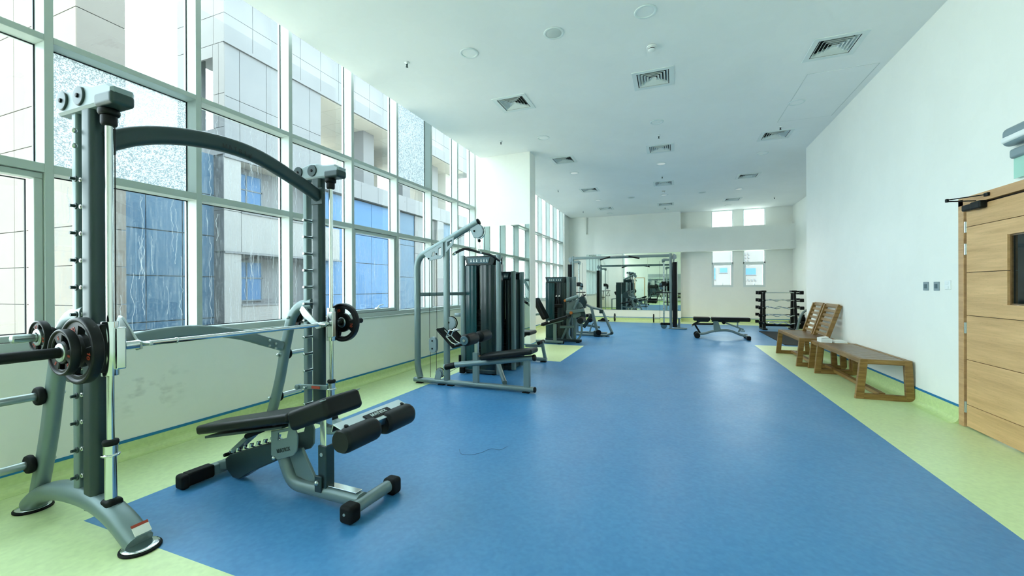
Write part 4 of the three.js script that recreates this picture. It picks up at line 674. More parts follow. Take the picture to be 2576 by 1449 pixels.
// ================= CHEST PRESS BETWEEN TOWER AND SHORT WALL =================
{
  const C = thing('chest_press_machine', 'chest press with a shorter weight tower in front of the mirrored wall', 'gym machine', [-2.6, 0, -6.6]);
  stackTower(C, -2.62, -2.36, -6.02, 1.55, 0.46, { slot: -2.5, plates: 12 });
  for (const [x, z] of [[-2.335, -6.03], [-2.335, -6.42], [-2.64, -6.42]]) part('tower_post', sweep([[x, 0.02, z], [x, 1.555, z]], rrect(0.076, 0.06, 0.026, 4), [0, 0, 1]), M.silver, C);
  part('base_rail', [sweep([[-3.4, 0.045, -6.92], [-2.06, 0.045, -6.92]], rrect(0.06, 0.07, 0.024), [0, 0, 1]), sweep([[-2.5, 0.045, -6.4], [-2.5, 0.045, -6.92]], rrect(0.06, 0.06, 0.02), [0, 1, 0])], M.silver, C);
  for (const x of [-3.3, -2.12]) part('rubber_foot', cbox(x, 0.007, -6.92, 0.1, 0.014, 0.08, 0.004), M.rubber, C);
  part('foot_post', sq([-2.09, 0.06, -6.92], [-2.15, 0.36, -6.92], 0.055, 0.05), M.silver, C); part('foot_bar', pill([-2.16, 0.345, -7.05], [-2.16, 0.345, -6.75], 0.03), M.rubber, C); part('link_rail', sq([-2.14, 0.28, -6.92], [-2.45, 0.27, -6.92], 0.05, 0.045), M.silver, C);
  { const g = new RoundedBoxGeometry(0.42, 0.07, 0.4, 4, 0.03); part('seat_pad', g.rotateZ(0.03).translate(-2.52, 0.495, -6.95), M.vinylBlack, C, 'black vinyl seat'); }
  part('seat_post', [plate([[-2.66, 0.46], [-2.42, 0.46], [-2.5, 0.4], [-2.53, 0.2], [-2.62, 0.18], [-2.6, 0.38]], 0.07, 'z', -6.95, 0.008), sq([-2.58, 0.06, -6.92], [-2.58, 0.3, -6.92], 0.07, 0.06)], M.black, C);
  part('back_pad', turned(cbox(-2.82, 0.86, -6.95, 0.08, 0.62, 0.3, 0.03), [-2.82, 0.86, -6.95], 0, 0, 0.16), M.vinylBlack, C, 'black vinyl backrest');
  part('back_post', sq([-2.95, 0.06, -6.92], [-2.95, 1.5, -6.92], 0.08, 0.06), M.silver, C);
  for (const s of [-1, 1]) {
    part('press_arm', tube([[-2.98, 1.46, -6.95 + s * 0.1], [-3.2, 1.48, -6.95 + s * 0.25], [-3.02, 1.22, -6.95 + s * 0.34], [-2.62, 1.04, -6.95 + s * 0.36]], 0.03, 0.08, [0, 1, 0]), M.silver, C);
    part('press_grip', [pill([-2.66, 1.06, -6.95 + s * 0.36], [-2.54, 1.0, -6.95 + s * 0.36], 0.021), pill([-2.6, 1.03, -6.95 + s * 0.38], [-2.58, 1.03, -6.95 + s * 0.22], 0.02)], M.rubber, C);
    part('lower_arm', sq([-3.3, 1.05, -6.95 + s * 0.2], [-2.96, 0.78, -6.95 + s * 0.1], 0.05, 0.04), M.silver, C);
  }
  part('pivot', pill([-2.97, 1.45, -7.1], [-2.97, 1.45, -6.76], 0.045), M.black, C); part('cable', rod([-3.28, 0.1, -6.9], [-3.28, 1.1, -6.9], 0.003, 6), M.cable, C);
}
// ================= LEG EXTENSION BEYOND THE SHORT WALL =================
{
  const E = thing('leg_extension_machine', 'leg extension machine with reclined black backrest behind the short wall', 'gym machine', [-2.5, 0, -9.6]), z1 = -9.25, z2 = -9.6;
  stackTower(E, -2.93, -2.4, -9.7, 1.55, 0.4, { slot: -2.66 });
  for (const [x, z] of [[-2.36, -9.72], [-2.21, -9.76], [-2.36, -10.08]]) part('tower_post', sweep([[x, 0.02, z], [x, 1.55, z]], rrect(0.076, 0.06, 0.026, 4), [0, 0, 1]), M.silver, E);
  part('base_rail', sweep([[-3.3, 0.04, z1], [-2.36, 0.04, z1]], rrect(0.07, 0.07, 0.03), [0, 0, 1]), M.silver, E); part('base_rail', sweep([[-2.62, 0.045, z2], [-2.03, 0.045, z2]], rrect(0.065, 0.065, 0.02), [0, 0, 1]), M.silverDark, E);
  part('end_cap', pill([-2.37, 0.04, z1], [-2.34, 0.04, z1], 0.037), M.black, E); part('end_cap', pill([-2.04, 0.045, z2], [-2.01, 0.045, z2], 0.037), M.black, E);
  for (const [x, z] of [[-3.2, z1], [-2.45, z1], [-2.55, z2], [-2.1, z2]]) part('rubber_foot', cbox(x, 0.005, z, 0.08, 0.01, 0.07, 0.003), M.rubber, E);
  part('seat_post', sq([-2.556, 0.06, z1], [-2.556, 0.46, z1], 0.078, 0.06), M.silver, E);
  part('seat_rail', sq([-2.84, 0.41, z1], [-2.36, 0.54, z1], 0.035, 0.05), M.silver, E);
  part('seat_pad', turned(cbox(-2.55, 0.535, z1 - 0.1, 0.66, 0.075, 0.4, 0.03), [-2.55, 0.535, z1 - 0.1], 0, 0, 0.31), M.vinylBlack, E, 'black tilted seat');
  part('back_pad', turned(cbox(-2.93, 0.8, z1 - 0.1, 0.1, 0.56, 0.36, 0.04), [-2.93, 0.8, z1 - 0.1], 0, 0, 0.5), M.vinylBlack, E, 'black reclined backrest');
  part('back_strut', [sq([-3.28, 0.62, z1], [-2.9, 0.68, z1], 0.05, 0.05), sq([-3.25, 0.08, z1], [-3.25, 0.62, z1], 0.06, 0.05)], M.silver, E);
  part('side_grip', [pill([-2.86, 0.43, z1 + 0.13], [-2.62, 0.5, z1 + 0.13], 0.018)], M.rubber, E); for (const x of [-2.86, -2.66]) part('grip_end', ball([x, 0.46 + (x + 2.86) * 0.3, z1 + 0.15], 0.02, 10), M.white, E);
  part('diagonal_leg', sq([-2.23, 0.66, z2], [-2.49, 0.05, z2], 0.05, 0.05), M.silver, E);
  part('lever_arm', sq([-2.36, 0.71, z2 + 0.05], [-1.94, 0.77, z2 + 0.05], 0.08, 0.06), M.silver, E); part('pivot_cap', disc([-2.24, 0.7, z2 + 0.085], 0.038, 0.02, 'z'), M.orange, E, 'orange pivot cap');
  part('cam', lathe([[0.05, -0.015], [0.2, -0.015], [0.2, 0.015], [0.05, 0.015], [0.05, -0.015]], [-2.17, 0.78, z2 - 0.02], 'z', 36), M.silver, E); part('upper_arm', pill([-2.37, 0.99, z2 + 0.04], [-2.07, 1.09, z2 + 0.04], 0.045), M.silver, E); part('upper_link', sq([-2.07, 1.02, z2 + 0.06], [-2.17, 0.8, z2 + 0.06], 0.05, 0.05), M.silver, E); part('pivot_cap', disc([-2.39, 0.985, z2 + 0.04], 0.03, 0.08, 'z'), M.orange, E, 'orange pivot cap');
  part('shin_link', [plate([[-2.05, 0.82], [-1.96, 0.84], [-1.9, 0.62], [-1.93, 0.55], [-2.0, 0.56]], 0.05, 'z', z2 + 0.02, 0.006)], M.silverDark, E); part('shin_roller', pill([-1.97, 0.545, z2 + 0.36], [-1.97, 0.545, z2 + 0.02], 0.075, 20), M.vinylBlack, E, 'black foam shin roller');
  part('curved_stay', tube([[-2.02, 0.46, z2], [-2.0, 0.3, z2], [-2.03, 0.16, z2], [-2.11, 0.06, z2]], 0.024, 0.12), M.silver, E); part('curved_stay', tube([[-2.3, 0.36, z2], [-2.34, 0.2, z2], [-2.25, 0.06, z2]], 0.02, 0.1), M.silver, E);
  part('hand_block', cbox(-2.56, 0.86, z2, 0.2, 0.08, 0.12, 0.02), M.black, E); for (const x of [-2.615, -2.545]) { const g = part('hand_grip', pill([x + 0.02, 0.9, z2], [x, 1.08, z2], 0.02), M.rubber, E); part('grip_end', ball([x, 1.085, z2], 0.021, 10), M.white, g); }
  part('adjust_tube', [sq([-2.52, 0.36, z1 - 0.3], [-2.2, 0.37, z2], 0.06, 0.05)], M.silver, E);
}
// ================= PLATE LOADED LEG CURL FURTHER BACK =================
{
  const G = thing('seated_leg_curl_machine', 'grey angular leg machine standing behind the leg extension', 'gym machine', [-2.1, 0, -11]), z = -11;
  part('base_frame', tube([[-2.5, 0.04, z], [-1.66, 0.035, z], [-1.5, 0.1, z], [-1.76, 0.7, z], [-2.05, 0.77, z], [-2.22, 0.86, z]], 0.033, 0.03), M.silver, G);
  part('knee_joint', [cbox(-1.78, 0.66, z, 0.1, 0.1, 0.08, 0.02)], M.silverDark, G); part('front_joint', pill([-1.51, 0.1, z - 0.05], [-1.51, 0.1, z + 0.05], 0.04), M.silverDark, G);
  part('base_frame', tube([[-2.5, 0.04, z - 0.5], [-1.7, 0.04, z - 0.5]], 0.033), M.silver, G); part('cross_tube', rod([-1.9, 0.04, z - 0.5], [-1.9, 0.04, z + 0.02], 0.033), M.silver, G);
  part('inner_leg', sq([-1.86, 0.06, z + 0.05], [-2.03, 0.76, z + 0.05], 0.07, 0.06), M.silver, G); part('foot_block', cbox(-1.88, 0.08, z + 0.05, 0.18, 0.15, 0.12, 0.02), M.silverDark, G);
  part('diagonal', plate([[-2.3, 0.24], [-2.22, 0.2], [-2.0, 0.52], [-2.06, 0.6]], 0.04, 'z', z - 0.05, 0.004), M.silverDark, G); part('stay', tube([[-2.1, 0.06, z], [-2.05, 0.25, z], [-1.98, 0.36, z]], 0.02, 0.1), M.silver, G);
  part('seat_rail', sq([-2.45, 0.3, z - 0.2], [-1.85, 0.22, z - 0.2], 0.06, 0.06), M.silver, G); part('wheel', disc([-1.83, 0.12, z + 0.14], 0.07, 0.04, 'z'), M.rubber, G);
  part('top_housing', [plate([[-2.45, 0.95], [-2.3, 1.06], [-2.22, 1.05], [-2.16, 0.9], [-2.2, 0.74], [-2.35, 0.72], [-2.46, 0.8]], 0.16, 'z', z, 0.01)], M.silverDark, G);
  part('pad', turned(cbox(-2.35, 0.5, z - 0.25, 0.45, 0.08, 0.36, 0.03), [-2.35, 0.5, z - 0.25], 0, 0, 0.2), M.vinylBlack, G); part('back_post', sq([-2.48, 0.04, z - 0.25], [-2.48, 0.95, z - 0.25], 0.07, 0.06), M.silver, G);
  part('ankle_roller', pill([-2.08, 0.42, z + 0.0], [-2.08, 0.42, z - 0.4], 0.06, 18), M.vinylBlack, G); for (const x of [-1.52, -1.7]) part('rubber_foot', cbox(x - 0.1, 0.004, z, 0.1, 0.008, 0.06, 0.002), M.rubber, G);
  part('lever', pill([-2.28, 1.05, z + 0.02], [-2.18, 1.1, z + 0.02], 0.018), M.black, G);
}
// ================= CABLE CROSSOVER =================
{
  const zc = -13.65, K = thing('cable_crossover', 'wide cable crossover frame in front of the far mirror', 'gym machine', [-1.6, 0, zc]);
  for (const [x, s] of [[-0.09, 1], [-3.14, -1]]) { // s points outwards
    part('front_post', sweep([[x, 0.02, zc], [x, 2.33, zc]], rrect(0.08, 0.07, 0.028, 4), [0, 0, 1]), M.silver, K); part('rear_post', sweep([[x + s * 0.24, 0.02, zc - 0.1], [x + s * 0.24, 0.32, zc - 0.1]], rrect(0.06, 0.06, 0.02), [0, 0, 1]), M.silver, K);
    part('stack_shroud', [sweep([[x + s * 0.115, 0.29, zc - 0.06], [x + s * 0.115, 2.06, zc - 0.06]], rrect(0.13, 0.2, 0.04, 4), [0, 0, 1])], M.black, K, 'black weight stack cover'); part('shroud_edge', rod([x + s * 0.185, 0.3, zc - 0.06], [x + s * 0.185, 2.08, zc - 0.06], 0.012), M.steel, K);
    part('stack_plates', box(x + s * 0.05, x + s * 0.18, 0.06, 0.3, zc - 0.14, zc + 0.02, 0.008), M.rubber, K);
    part('foot', [sweep(curve([[x - s * 0.06, 0.02, zc], [x + s * 0.15, 0.025, zc + 0.05], [x + s * 0.38, 0.025, zc + 0.02], [x + s * 0.44, 0.022, zc - 0.06], [x + s * 0.36, 0.02, zc - 0.16], [x + s * 0.1, 0.02, zc - 0.18]], 24), rrect(0.05, 0.04, 0.015), [0, 1, 0]), sweep([[x + s * 0.04, 0.2, zc], [x + s * 0.16, 0.12, zc], [x + s * 0.27, 0.03, zc]], rrect(0.05, 0.02, 0.006), [0, 0, 1])], M.silver, K);
    part('head_arm', [plate([[x - s * 0.02, 2.2], [x + s * 0.1, 2.32], [x + s * 0.16, 2.28], [x + s * 0.17, 2.18], [x + s * 0.1, 2.12]], 0.05, 'z', zc - 0.05, 0.004), rod([x + s * 0.09, 2.05, zc - 0.06], [x + s * 0.09, 2.3, zc - 0.06], 0.02)], M.castgrey, K);
    part('column', sweep([[x - s * 0.2, 0.1, zc], [x - s * 0.2, 2.12, zc]], rrect(0.045, 0.05, 0.01), [0, 0, 1]), M.steel, K); for (let k = 0; k < 12; k++) part('column_pin', disc([x - s * 0.2, 0.35 + k * 0.14, zc + 0.027], 0.009, 0.006, 'z', 10), M.black, K);
    part('column_foot', [box(x - s * 0.02, x - s * 0.3, 0.12, 0.19, zc - 0.06, zc + 0.06, 0.01)], M.black, K); part('foot_pulley', disc([x - s * 0.2, 0.1, zc + 0.05], 0.09, 0.02, 'z'), M.console, K);
    part('top_pulley', [plate([[x - s * 0.02, 2.17], [x - s * 0.2, 2.18], [x - s * 0.26, 2.15], [x - s * 0.25, 2.05], [x - s * 0.18, 2.06], [x - s * 0.16, 2.1], [x - s * 0.02, 2.1]], 0.05, 'z', zc, 0.006)], M.silver, K);
    const t = part('trolley', [plate([[x - s * 0.12, 1.46], [x - s * 0.25, 1.46], [x - s * 0.33, 1.41], [x - s * 0.34, 1.3], [x - s * 0.28, 1.26], [x - s * 0.24, 1.33], [x - s * 0.12, 1.33]], 0.07, 'z', zc, 0.008)], M.black, K); part('pulley', disc([x - s * 0.29, 1.38, zc + 0.04], 0.045, 0.02, 'z'), M.console, t); part('pulley', disc([x - s * 0.28, 1.26, zc + 0.04], 0.05, 0.02, 'z'), M.console, t);
    part('cable', rod([x - s * 0.315, 0.12, zc + 0.03], [x - s * 0.315, 2.1, zc + 0.03], 0.004, 6), M.cable, K);
    part('attachment_bar', [pill([x + s * 0.02, 1.12, zc + 0.02], [x - s * 0.42, 1.13, zc + 0.02], 0.018), pill([x - s * 0.1, 1.12, zc + 0.02], [x - s * 0.08, 0.72, zc + 0.04], 0.018), pill([x, 0.83, zc + 0.02], [x - s * 0.2, 0.83, zc + 0.02], 0.014)], M.black, K, 'black cable attachments on pegs');
    part('stirrup_handle', [tube([[x - s * 0.34, 1.09, zc + 0.02], [x - s * 0.4, 0.9, zc + 0.02], [x - s * 0.24, 0.9, zc + 0.02], [x - s * 0.33, 1.09, zc + 0.02]], 0.01, 0.012)], M.black, K);
  }
  part('top_beam', sweep([[-3.12, 2.265, zc], [-0.11, 2.27, zc]], rrect(0.09, 0.06, 0.014), [0, 0, 1]), M.silver, K);
  const cb = part('chin_bar', sweep(fillet([[-2.2, 2.19, zc + 0.12], [-1.88, 2.275, zc + 0.12], [-1.34, 2.272, zc + 0.12], [-1.02, 2.2, zc + 0.12]], 0.1), circ(0.017), [0, 0, 1]), M.silver, K); part('chin_grip', sweep([[-2.22, 2.184, zc + 0.12], [-1.9, 2.27, zc + 0.12]], circ(0.024), [0, 0, 1]), M.black, cb); part('chin_grip', sweep([[-1.33, 2.27, zc + 0.12], [-1.0, 2.195, zc + 0.12]], circ(0.024), [0, 0, 1]), M.black, cb); for (const x of [-1.75, -1.47]) part('bracket', cbox(x, 2.27, zc + 0.07, 0.03, 0.03, 0.12, 0.004), M.silver, cb);
}

// ================= FLAT BENCH =================
{
  const z = -11.62, F = thing('flat_bench', 'black padded adjustable bench lying flat in the open floor', 'bench', [1.1, 0, z]);
  part('seat_pad', cbox(0.655, 0.483, z, 0.39, 0.095, 0.27, 0.03), M.vinylBlack, F); part('back_pad', cbox(1.31, 0.486, z, 0.86, 0.098, 0.28, 0.03), M.vinylBlack, F);
  part('pad_frame', [cbox(1.2, 0.425, z, 0.62, 0.03, 0.08, 0.006), cbox(0.68, 0.42, z, 0.28, 0.03, 0.08, 0.006)], M.silverDark, F);
  part('seat_arm', [tube([[0.44, 0.31, z], [0.5, 0.36, z], [0.62, 0.42, z]], 0.022, 0.05), bar([[0.5, 0.345, z], [0.92, 0.35, z], [0.98, 0.4, z]], 0.045, 0.05, 0.06), bar([[0.49, 0.35, z], [0.58, 0.19, z], [0.62, 0.12, z]], 0.045, 0.05, 0.04)], M.black, F);
  part('side_plate', plate([[0.925, 0.45], [1.03, 0.45], [1.1, 0.22], [0.97, 0.15], [0.935, 0.2]], 0.09, 'z', z, 0.006), M.silver, F);
  part('frame_tube', sweep(fillet([[0.56, 0.095, z], [0.7, 0.095, z], [0.95, 0.19, z], [1.28, 0.215, z], [1.55, 0.1, z], [1.68, 0.07, z]], 0.12), rrect(0.06, 0.07, 0.024, 4), [0, 0, 1]), M.silver, F);
  part('strut', bar([[1.2, 0.395, z], [1.6, 0.235, z]], 0.035, 0.05), M.silver, F); part('strut_stop', [cbox(1.58, 0.2, z, 0.1, 0.03, 0.06, 0.006), bar([[1.49, 0.17, z], [1.53, 0.26, z]], 0.04, 0.03)], M.silver, F); part('rear_post', bar([[1.471, 0.43, z], [1.471, 0.3, z]], 0.03, 0.05), M.silver, F);
  part('wheel_axle', rod([0.545, 0.085, z - 0.2], [0.545, 0.085, z + 0.2], 0.02), M.silver, F); for (const s of [-1, 1]) part('wheel', disc([0.545, 0.07, z + s * 0.2], 0.07, 0.05, 'z'), M.rubber, F);
  part('foot_bar', bar([[1.68, 0.062, z - 0.27], [1.68, 0.062, z + 0.27]], 0.06, 0.06, 0, [0, 1, 0]), M.silver, F); for (const s of [-1, 1]) part('end_cap', cbox(1.68, 0.05, z + s * 0.24, 0.09, 0.1, 0.12, 0.025), M.rubber, F);
  part('handle', pill([0.43, 0.3, z - 0.1], [0.43, 0.3, z + 0.1], 0.016), M.steel, F); part('pivot', pill([1.16, 0.4, z - 0.07], [1.16, 0.4, z + 0.07], 0.04), M.black, F);
}
// ================= BARBELL RACK WITH FIXED BARS =================
const levels = [1.11, 0.885, 0.66, 0.435, 0.21];
{
  const R = thing('barbell_rack', 'black upright rack holding fixed barbells in the far corner', 'rack', [2.95, 0, -14.52]);
  for (const [x, s] of [[2.53, 1], [3.31, -1]]) {
    for (const [zb, zt] of [[-14.29, -14.43], [-14.79, -14.64]]) part('post', sweep([[x - s * 0.02, 0.02, zb], [x, 1.14, zt]], rrect(0.1, 0.08, 0.015), [1, 0, 0], (t) => 1.05 - 0.2 * t), M.iron, R);
    part('post_cap', box(x - 0.07, x + 0.07, 1.1, 1.18, -14.67, -14.41, 0.015), M.black, R); part('foot', box(x - 0.06, x + 0.06, 0.0, 0.05, -14.86, -14.2, 0.012), M.black, R);
    for (const y of levels) for (const [dz, e] of [[-14.29 - 0.125 * y, 1], [-14.79 + 0.13 * y, -1]]) { part('saddle', plate([[dz + e * 0.03, y - 0.03], [dz + e * 0.11, y - 0.03], [dz + e * 0.115, y + 0.02], [dz + e * 0.1, y + 0.02], [dz + e * 0.095, y - 0.014], [dz + e * 0.045, y - 0.014], [dz + e * 0.03, y + 0.03]], 0.05, 'x', x, 0.003), M.black, R); }
  }
  part('cross_rail', box(2.5, 3.33, 0.1, 0.17, -14.57, -14.49, 0.012), M.black, R);
}
{
  const wave = (y, z, amp) => { const p = []; for (let i = 0; i <= 40; i++) { const t = i / 40, x = 2.6 + 0.64 * t; p.push([x, y + amp * Math.sin(t * Math.PI * 4) * (t > 0.02 && t < 0.98 ? 1 : 0), z]); } return [[2.42, y, z], [2.52, y, z], ...p, [3.33, y, z], [3.47, y, z]]; };
  const names = ['top', 'second', 'middle', 'fourth', 'lowest'];
  levels.forEach((y, i) => [1, -1].forEach((e) => {
    const z = e > 0 ? -14.29 - 0.125 * y + 0.07 : -14.79 + 0.13 * y - 0.07, wavy = i > 0 && (e > 0 || i === 2);
    const o = thing(wavy ? 'curl_bar' : 'fixed_barbell', `${wavy ? 'wavy fixed curl bar' : 'straight fixed barbell'} on the ${e > 0 ? 'front' : 'rear'} side of the rack, ${names[i]} level`, 'barbell', [2.93, y, z], 'fixed barbells on the rack');
    const yy = y + 0.004;
    part('bar', sweep(wavy ? wave(yy, z, 0.022) : [[2.42, yy, z], [3.47, yy, z]], circ(0.014, 10), [0, 0, 1]), M.chrome, o);
    for (const x of [2.415, 3.475]) part('head', sweep([[x - 0.045, yy, z], [x + 0.045, yy, z]], rrect(0.105 - 0.004 * i, 0.105 - 0.004 * i, 0.03, 3), [0, 0, 1]), M.rubber, o, 'black rubber head');
  }));
}
single('floor_mat', 'black rubber mat on the floor before the barbell rack', 'mat', plate([[2.285, -10.72], [3.2, -10.72], [3.2, -13.75], [2.285, -13.75]], 0.012, 'y', 0.006, 0.003), M.rubber, [2.7, 0, -12.2]);
{ // machine that peeps out behind the wall corner
  const o = thing('back_extension_frame', 'grey bent tube frame half hidden behind the white wall corner', 'gym machine', [3.45, 0, -14.0]);
  part('bent_tube', tube([[3.3, 0.03, -14.1], [3.37, 0.39, -14.1], [3.46, 0.58, -14.1], [3.62, 0.66, -14.1], [3.7, 0.62, -13.8]], 0.032, 0.12), M.silver, o); part('base', [tube([[3.3, 0.035, -14.15], [3.3, 0.035, -13.5]], 0.033, 0, [0, 1, 0]), tube([[3.3, 0.035, -13.6], [3.7, 0.035, -13.6]], 0.033)], M.silver, o);
  part('pad', cbox(3.6, 0.5, -13.75, 0.25, 0.1, 0.3, 0.04), M.vinylBlack, o); part('pad_post', rod([3.6, 0.03, -13.7], [3.6, 0.48, -13.7], 0.03), M.silver, o);
}
{
  const mk = (c, label) => { const o = thing('dumbbell', label, 'dumbbell', c, 'dumbbells behind the wall corner'); part('handle', rod([c[0] - 0.08, c[1], c[2]], [c[0] + 0.08, c[1], c[2]], 0.016), M.chrome, o); for (const s of [-1, 1]) part('head', sweep([[c[0] + s * 0.06, c[1], c[2]], [c[0] + s * 0.15, c[1], c[2]]], circ(0.075, 6), [0, 0, 1]), M.rubber, o); return o; };
  const st = thing('dumbbell_stand', 'low black dumbbell stand behind the wall corner', 'rack', [3.6, 0, -15.2]); part('shelf', cbox(3.6, 0.2, -15.25, 0.4, 0.03, 0.5, 0.006), M.black, st); for (const z of [-15.05, -15.45]) part('leg', box(3.45, 3.75, 0, 0.19, z - 0.03, z + 0.03, 0.006), M.black, st);
  const d = mk([3.6, 0.293, -15.14], 'black dumbbell at the front of the low stand'); copyOf(d, [3.6, 0.293, -15.36], 'black dumbbell at the back of the low stand');
}
{ // barbell on the floor under the mirror
  const z = -15.95, y = 0.158, o = thing('olympic_barbell', 'straight steel barbell lying on the floor under the far mirror', 'barbell', [-1.385, y, z]);
  part('bar', rod([-2.05, y, z], [-0.72, y, z], 0.0135), M.steel, o); for (const [a, b] of [[-2.06, -2.3], [-0.71, -0.47]]) part('sleeve', pill([a, y, z], [b, y, z], 0.0245), M.steel, o);
  const p = thing('weight_plate', 'thin black plate on the left end of the floor barbell', 'weight plate', [-2.08, y, z], 'black weight plates'); plateParts(p, [-2.08, y, z], 0.155, 0.04); p.rotation.y = Math.PI / 2;
  copyOf(p, [-0.69, y, z], 'thin black plate on the right end of the floor barbell');
  const s = thing('step_platform', 'low black step platform on the floor left of the floor barbell', 'step', [-2.49, 0, z]); part('base', box(-2.69, -2.3, 0.0, 0.045, z - 0.15, z + 0.15, 0.01), M.rubber, s); part('riser', box(-2.6, -2.4, 0.045, 0.09, z - 0.1, z + 0.1, 0.015), M.rubber, s); part('tread', box(-2.56, -2.45, 0.09, 0.12, z - 0.08, z + 0.08, 0.01), M.black, s);
}
// ================= WOODEN BENCHES BY THE DOOR WALL =================
function woodBench(o, x0, x1, z0, z1, h, n, m = M.teak) { // z1 is the near end
  const b = 0.055, t = 0.045;
  for (const [x, e] of [[x0 + 0.06, -1], [x1 - 0.02, 1]]) part('side_rail', box(x - t / 2, x + t / 2, h - b, h, z0 + t, z1 - t, 0.004), m, o);
  for (const z of [z1 - t / 2, z0 + t / 2]) {
    const xa = x0 + 0.04, xb = x1;
    part('end_rail', box(xa + 0.055, xb - 0.055, h - b, h - 0.001, z - t / 2 + 0.0015, z + t / 2 - 0.0015, 0.003), m, o);
    part('leg', plate([[xa - 0.005, h], [xa + 0.07, h], [x0 + 0.068, 0], [x0 - 0.01, 0]], t, 'z', z, 0.003), m, o); part('leg', plate([[xb - 0.07, h], [xb + 0.002, h], [x1 + 0.025, 0], [x1 - 0.05, 0]], t, 'z', z, 0.003), m, o);
    part('foot_rail', box(x0 + 0.05, x1 - 0.036, 0, 0.065, z - t / 2 + 0.0015, z + t / 2 - 0.0015, 0.003), m, o);
  }
  part('stretcher', box((x0 + x1) / 2 - 0.03, (x0 + x1) / 2 + 0.03, 0.03, 0.075, z0 + t, z1 - t, 0.004), m, o);
  const L = (z1 - z0 - 2 * t - 0.01) / n; for (let k = 0; k < n; k++) part('slat', box(x0 + 0.085, x1 - 0.045, h - 0.026, h - 0.004, z0 + t + 0.005 + k * L + 0.004, z0 + t + 0.005 + (k + 1) * L - 0.004, 0.003), M.teakDark, o);
}
{
  const a = thing('wooden_bench', 'teak slatted bench with trapezoid legs nearest the door', 'bench', [2.22, 0, -6.68], 'teak benches'); woodBench(a, 1.965, 2.47, -7.45, -5.91, 0.46, 10);
  const c = thing('wooden_side_table', 'small teak slatted table between the two long benches', 'table', [2.24, 0, -7.69]); woodBench(c, 2.0, 2.47, -7.9, -7.5, 0.44, 3);
  const b = thing('wooden_bench', 'teak bench with two tall slatted backrests against the wall', 'bench', [2.15, 0, -8.68], 'teak benches'); woodBench(b, 1.86, 2.38, -9.42, -7.95, 0.46, 9);
  for (const [z0, z1] of [[-9.32, -8.74], [-8.68, -8.02]]) {
    const P = (t) => [2.28 + 0.18 * t, 0.43 + 0.56 * t], [xa, ya] = P(0), [xb, yb] = P(1);
    for (const z of [z0, z1 - 0.05]) part('back_stile', bar([[xa, ya, z + 0.025], [xb, yb, z + 0.025]], 0.06, 0.05, 0, [0, 0, 1], 0.004), M.teak, b);
    for (let k = 0; k < 7; k++) { const [x, y] = P(0.15 + k * 0.135); part('back_slat', turned(cbox(x, y, (z0 + z1) / 2, 0.018, 0.045, z1 - z0 - 0.1, 0.003), [x, y, (z0 + z1) / 2], 0, 0, -0.31), M.teak, b); }
    const [x, y] = P(0.985); part('back_top_rail', turned(cbox(x, y, (z0 + z1) / 2, 0.03, 0.05, z1 - z0 - 0.1, 0.004), [x, y, (z0 + z1) / 2], 0, 0, -0.31), M.teak, b);
  }
  const w = thing('tissue_box', 'small white cardboard box on the little teak table', 'box', [2.15, 0.438, -7.7]); part('carton', box(2.09, 2.23, 0.438, 0.5, -7.8, -7.6, 0.004), M.paper, w); part('flap', turned(box(2.09, 2.2, 0.501, 0.504, -7.77, -7.63), [2.09, 0.502, -7.7], 0, 0, 0.18), M.paper, w);
  const t2 = thing('folded_towel', 'pale folded towel by the wall on the little teak table', 'towel', [2.33, 0.438, -7.7]); part('layer', box(2.26, 2.42, 0.438, 0.455, -7.84, -7.58, 0.008), M.paper, t2); part('layer', box(2.265, 2.415, 0.455, 0.472, -7.83, -7.59, 0.008), M.paper, t2);
}
{ // a thread on the blue floor
  single('loose_thread', 'thin dark thread lying on the blue floor beyond the decline bench', 'thread', sweep(curve([[-1.61, 0.003, -2.94], [-1.545, 0.003, -2.86], [-1.48, 0.003, -2.865], [-1.42, 0.003, -2.93], [-1.37, 0.003, -3.04], [-1.3, 0.003, -3.04], [-1.27, 0.003, -3.13]], 30), circ(0.0009, 6), [0, 1, 0]), M.cable, [-1.44, 0, -2.98]);
}
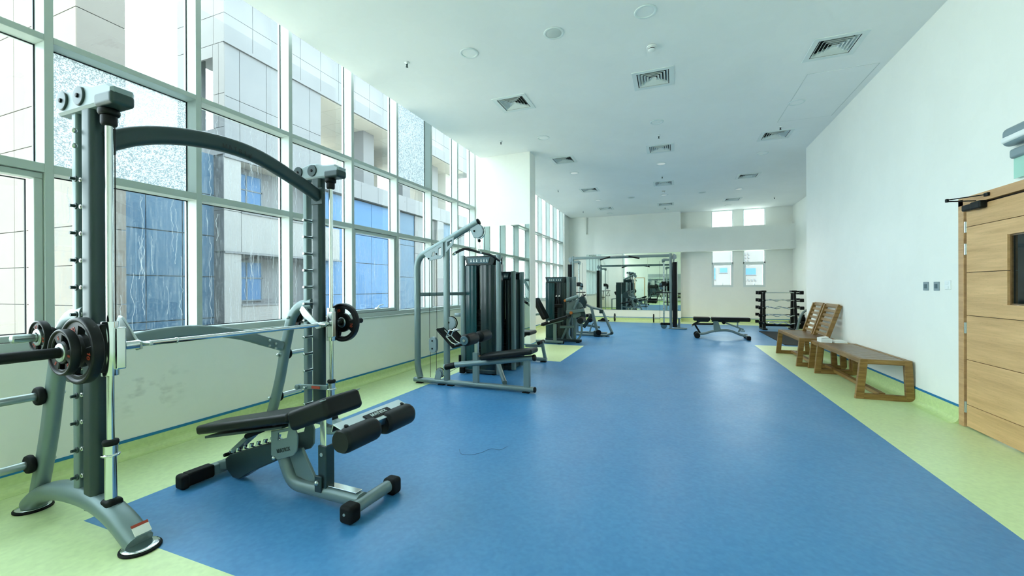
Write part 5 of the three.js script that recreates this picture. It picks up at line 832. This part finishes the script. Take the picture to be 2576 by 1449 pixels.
// ================= BEHIND THE VIEWER, SEEN IN THE FAR MIRROR =================
{
  const D = struct('door_2', null, null, 'pale open doorway in the wall behind the viewer', 'door'); part('door_frame', [box(-3.2, -3.14, 0, 2.12, ZB - 0.03, ZB, 0.004), box(-2.41, -2.35, 0, 2.12, ZB - 0.03, ZB, 0.004), box(-3.2, -2.35, 2.06, 2.12, ZB - 0.03, ZB, 0.004)], M.oakFrame, D); part('door_leaf', box(-3.14, -2.41, 0.01, 2.06, ZB - 0.02, ZB - 0.002, 0.003), M.white, D); part('handle', [rod([-2.48, 1.02, ZB - 0.06], [-2.6, 1.02, ZB - 0.06], 0.01), rod([-2.49, 1.02, ZB - 0.02], [-2.49, 1.02, ZB - 0.06], 0.01)], M.steel, D);
  const m = thing('wall_mirror', 'wide wall mirror behind the viewer, seen only as a reflection', 'mirror', [-0.3, 0.42, ZB]); for (const [a, b] of [[-2.1, -0.9], [-0.896, 0.3], [0.304, 1.5]]) part('glass', box(a, b, 0.42, 2.39, ZB - 0.006, ZB), M.mirror, m);
  const x = -1.64, z = 2.6, T = thing('treadmill', 'black treadmill behind the viewer, reflected in the far mirror', 'treadmill', [x, 0, z]);
  part('deck', box(x - 0.36, x + 0.36, 0.05, 0.2, z - 0.9, z + 0.9, 0.03), M.black, T); part('belt', box(x - 0.26, x + 0.26, 0.2, 0.207, z - 0.88, z + 0.75), M.rubber, T); part('motor_cover', box(x - 0.36, x + 0.36, 0.18, 0.34, z + 0.6, z + 0.95, 0.05), M.black, T);
  for (const s of [-1, 1]) { part('upright', bar([[x + s * 0.36, 0.1, z + 0.75], [x + s * 0.36, 1.25, z + 0.5]], 0.09, 0.06, 0, [1, 0, 0]), M.silverDark, T); part('handrail', pill([x + s * 0.36, 1.0, z + 0.55], [x + s * 0.36, 0.98, z - 0.05], 0.025), M.black, T); part('rubber_foot', cbox(x + s * 0.3, 0.025, z - 0.8, 0.1, 0.05, 0.1, 0.01), M.rubber, T); part('rubber_foot', cbox(x + s * 0.3, 0.025, z + 0.8, 0.1, 0.05, 0.1, 0.01), M.rubber, T); }
  const c = part('console', turned(cbox(x, 1.32, z + 0.5, 0.78, 0.3, 0.07, 0.03), [x, 1.32, z + 0.5], 0.5), M.black, T); part('screen', turned(cbox(x, 1.34, z + 0.462, 0.36, 0.18, 0.006, 0.002), [x, 1.32, z + 0.5], 0.5), M.darkGlass, c);
  const w = [0.6, 1.2, 2.2], E = thing('dumbbell_rack', 'black two tier dumbbell rack behind the viewer', 'rack', [w[0], 0, 4.2]); for (const px of [-0.2, 1.4]) part('post', bar([[px, 0.02, 4.0], [px, 0.9, 4.4]], 0.06, 0.06, 0, [1, 0, 0]), M.black, E); for (const [y, zz] of [[0.4, 4.12], [0.75, 4.3]]) part('shelf', turned(cbox(0.6, y, zz, 1.6, 0.03, 0.26, 0.006), [0.6, y, zz], -0.25), M.black, E);
}
renderer.render(scene, camera);
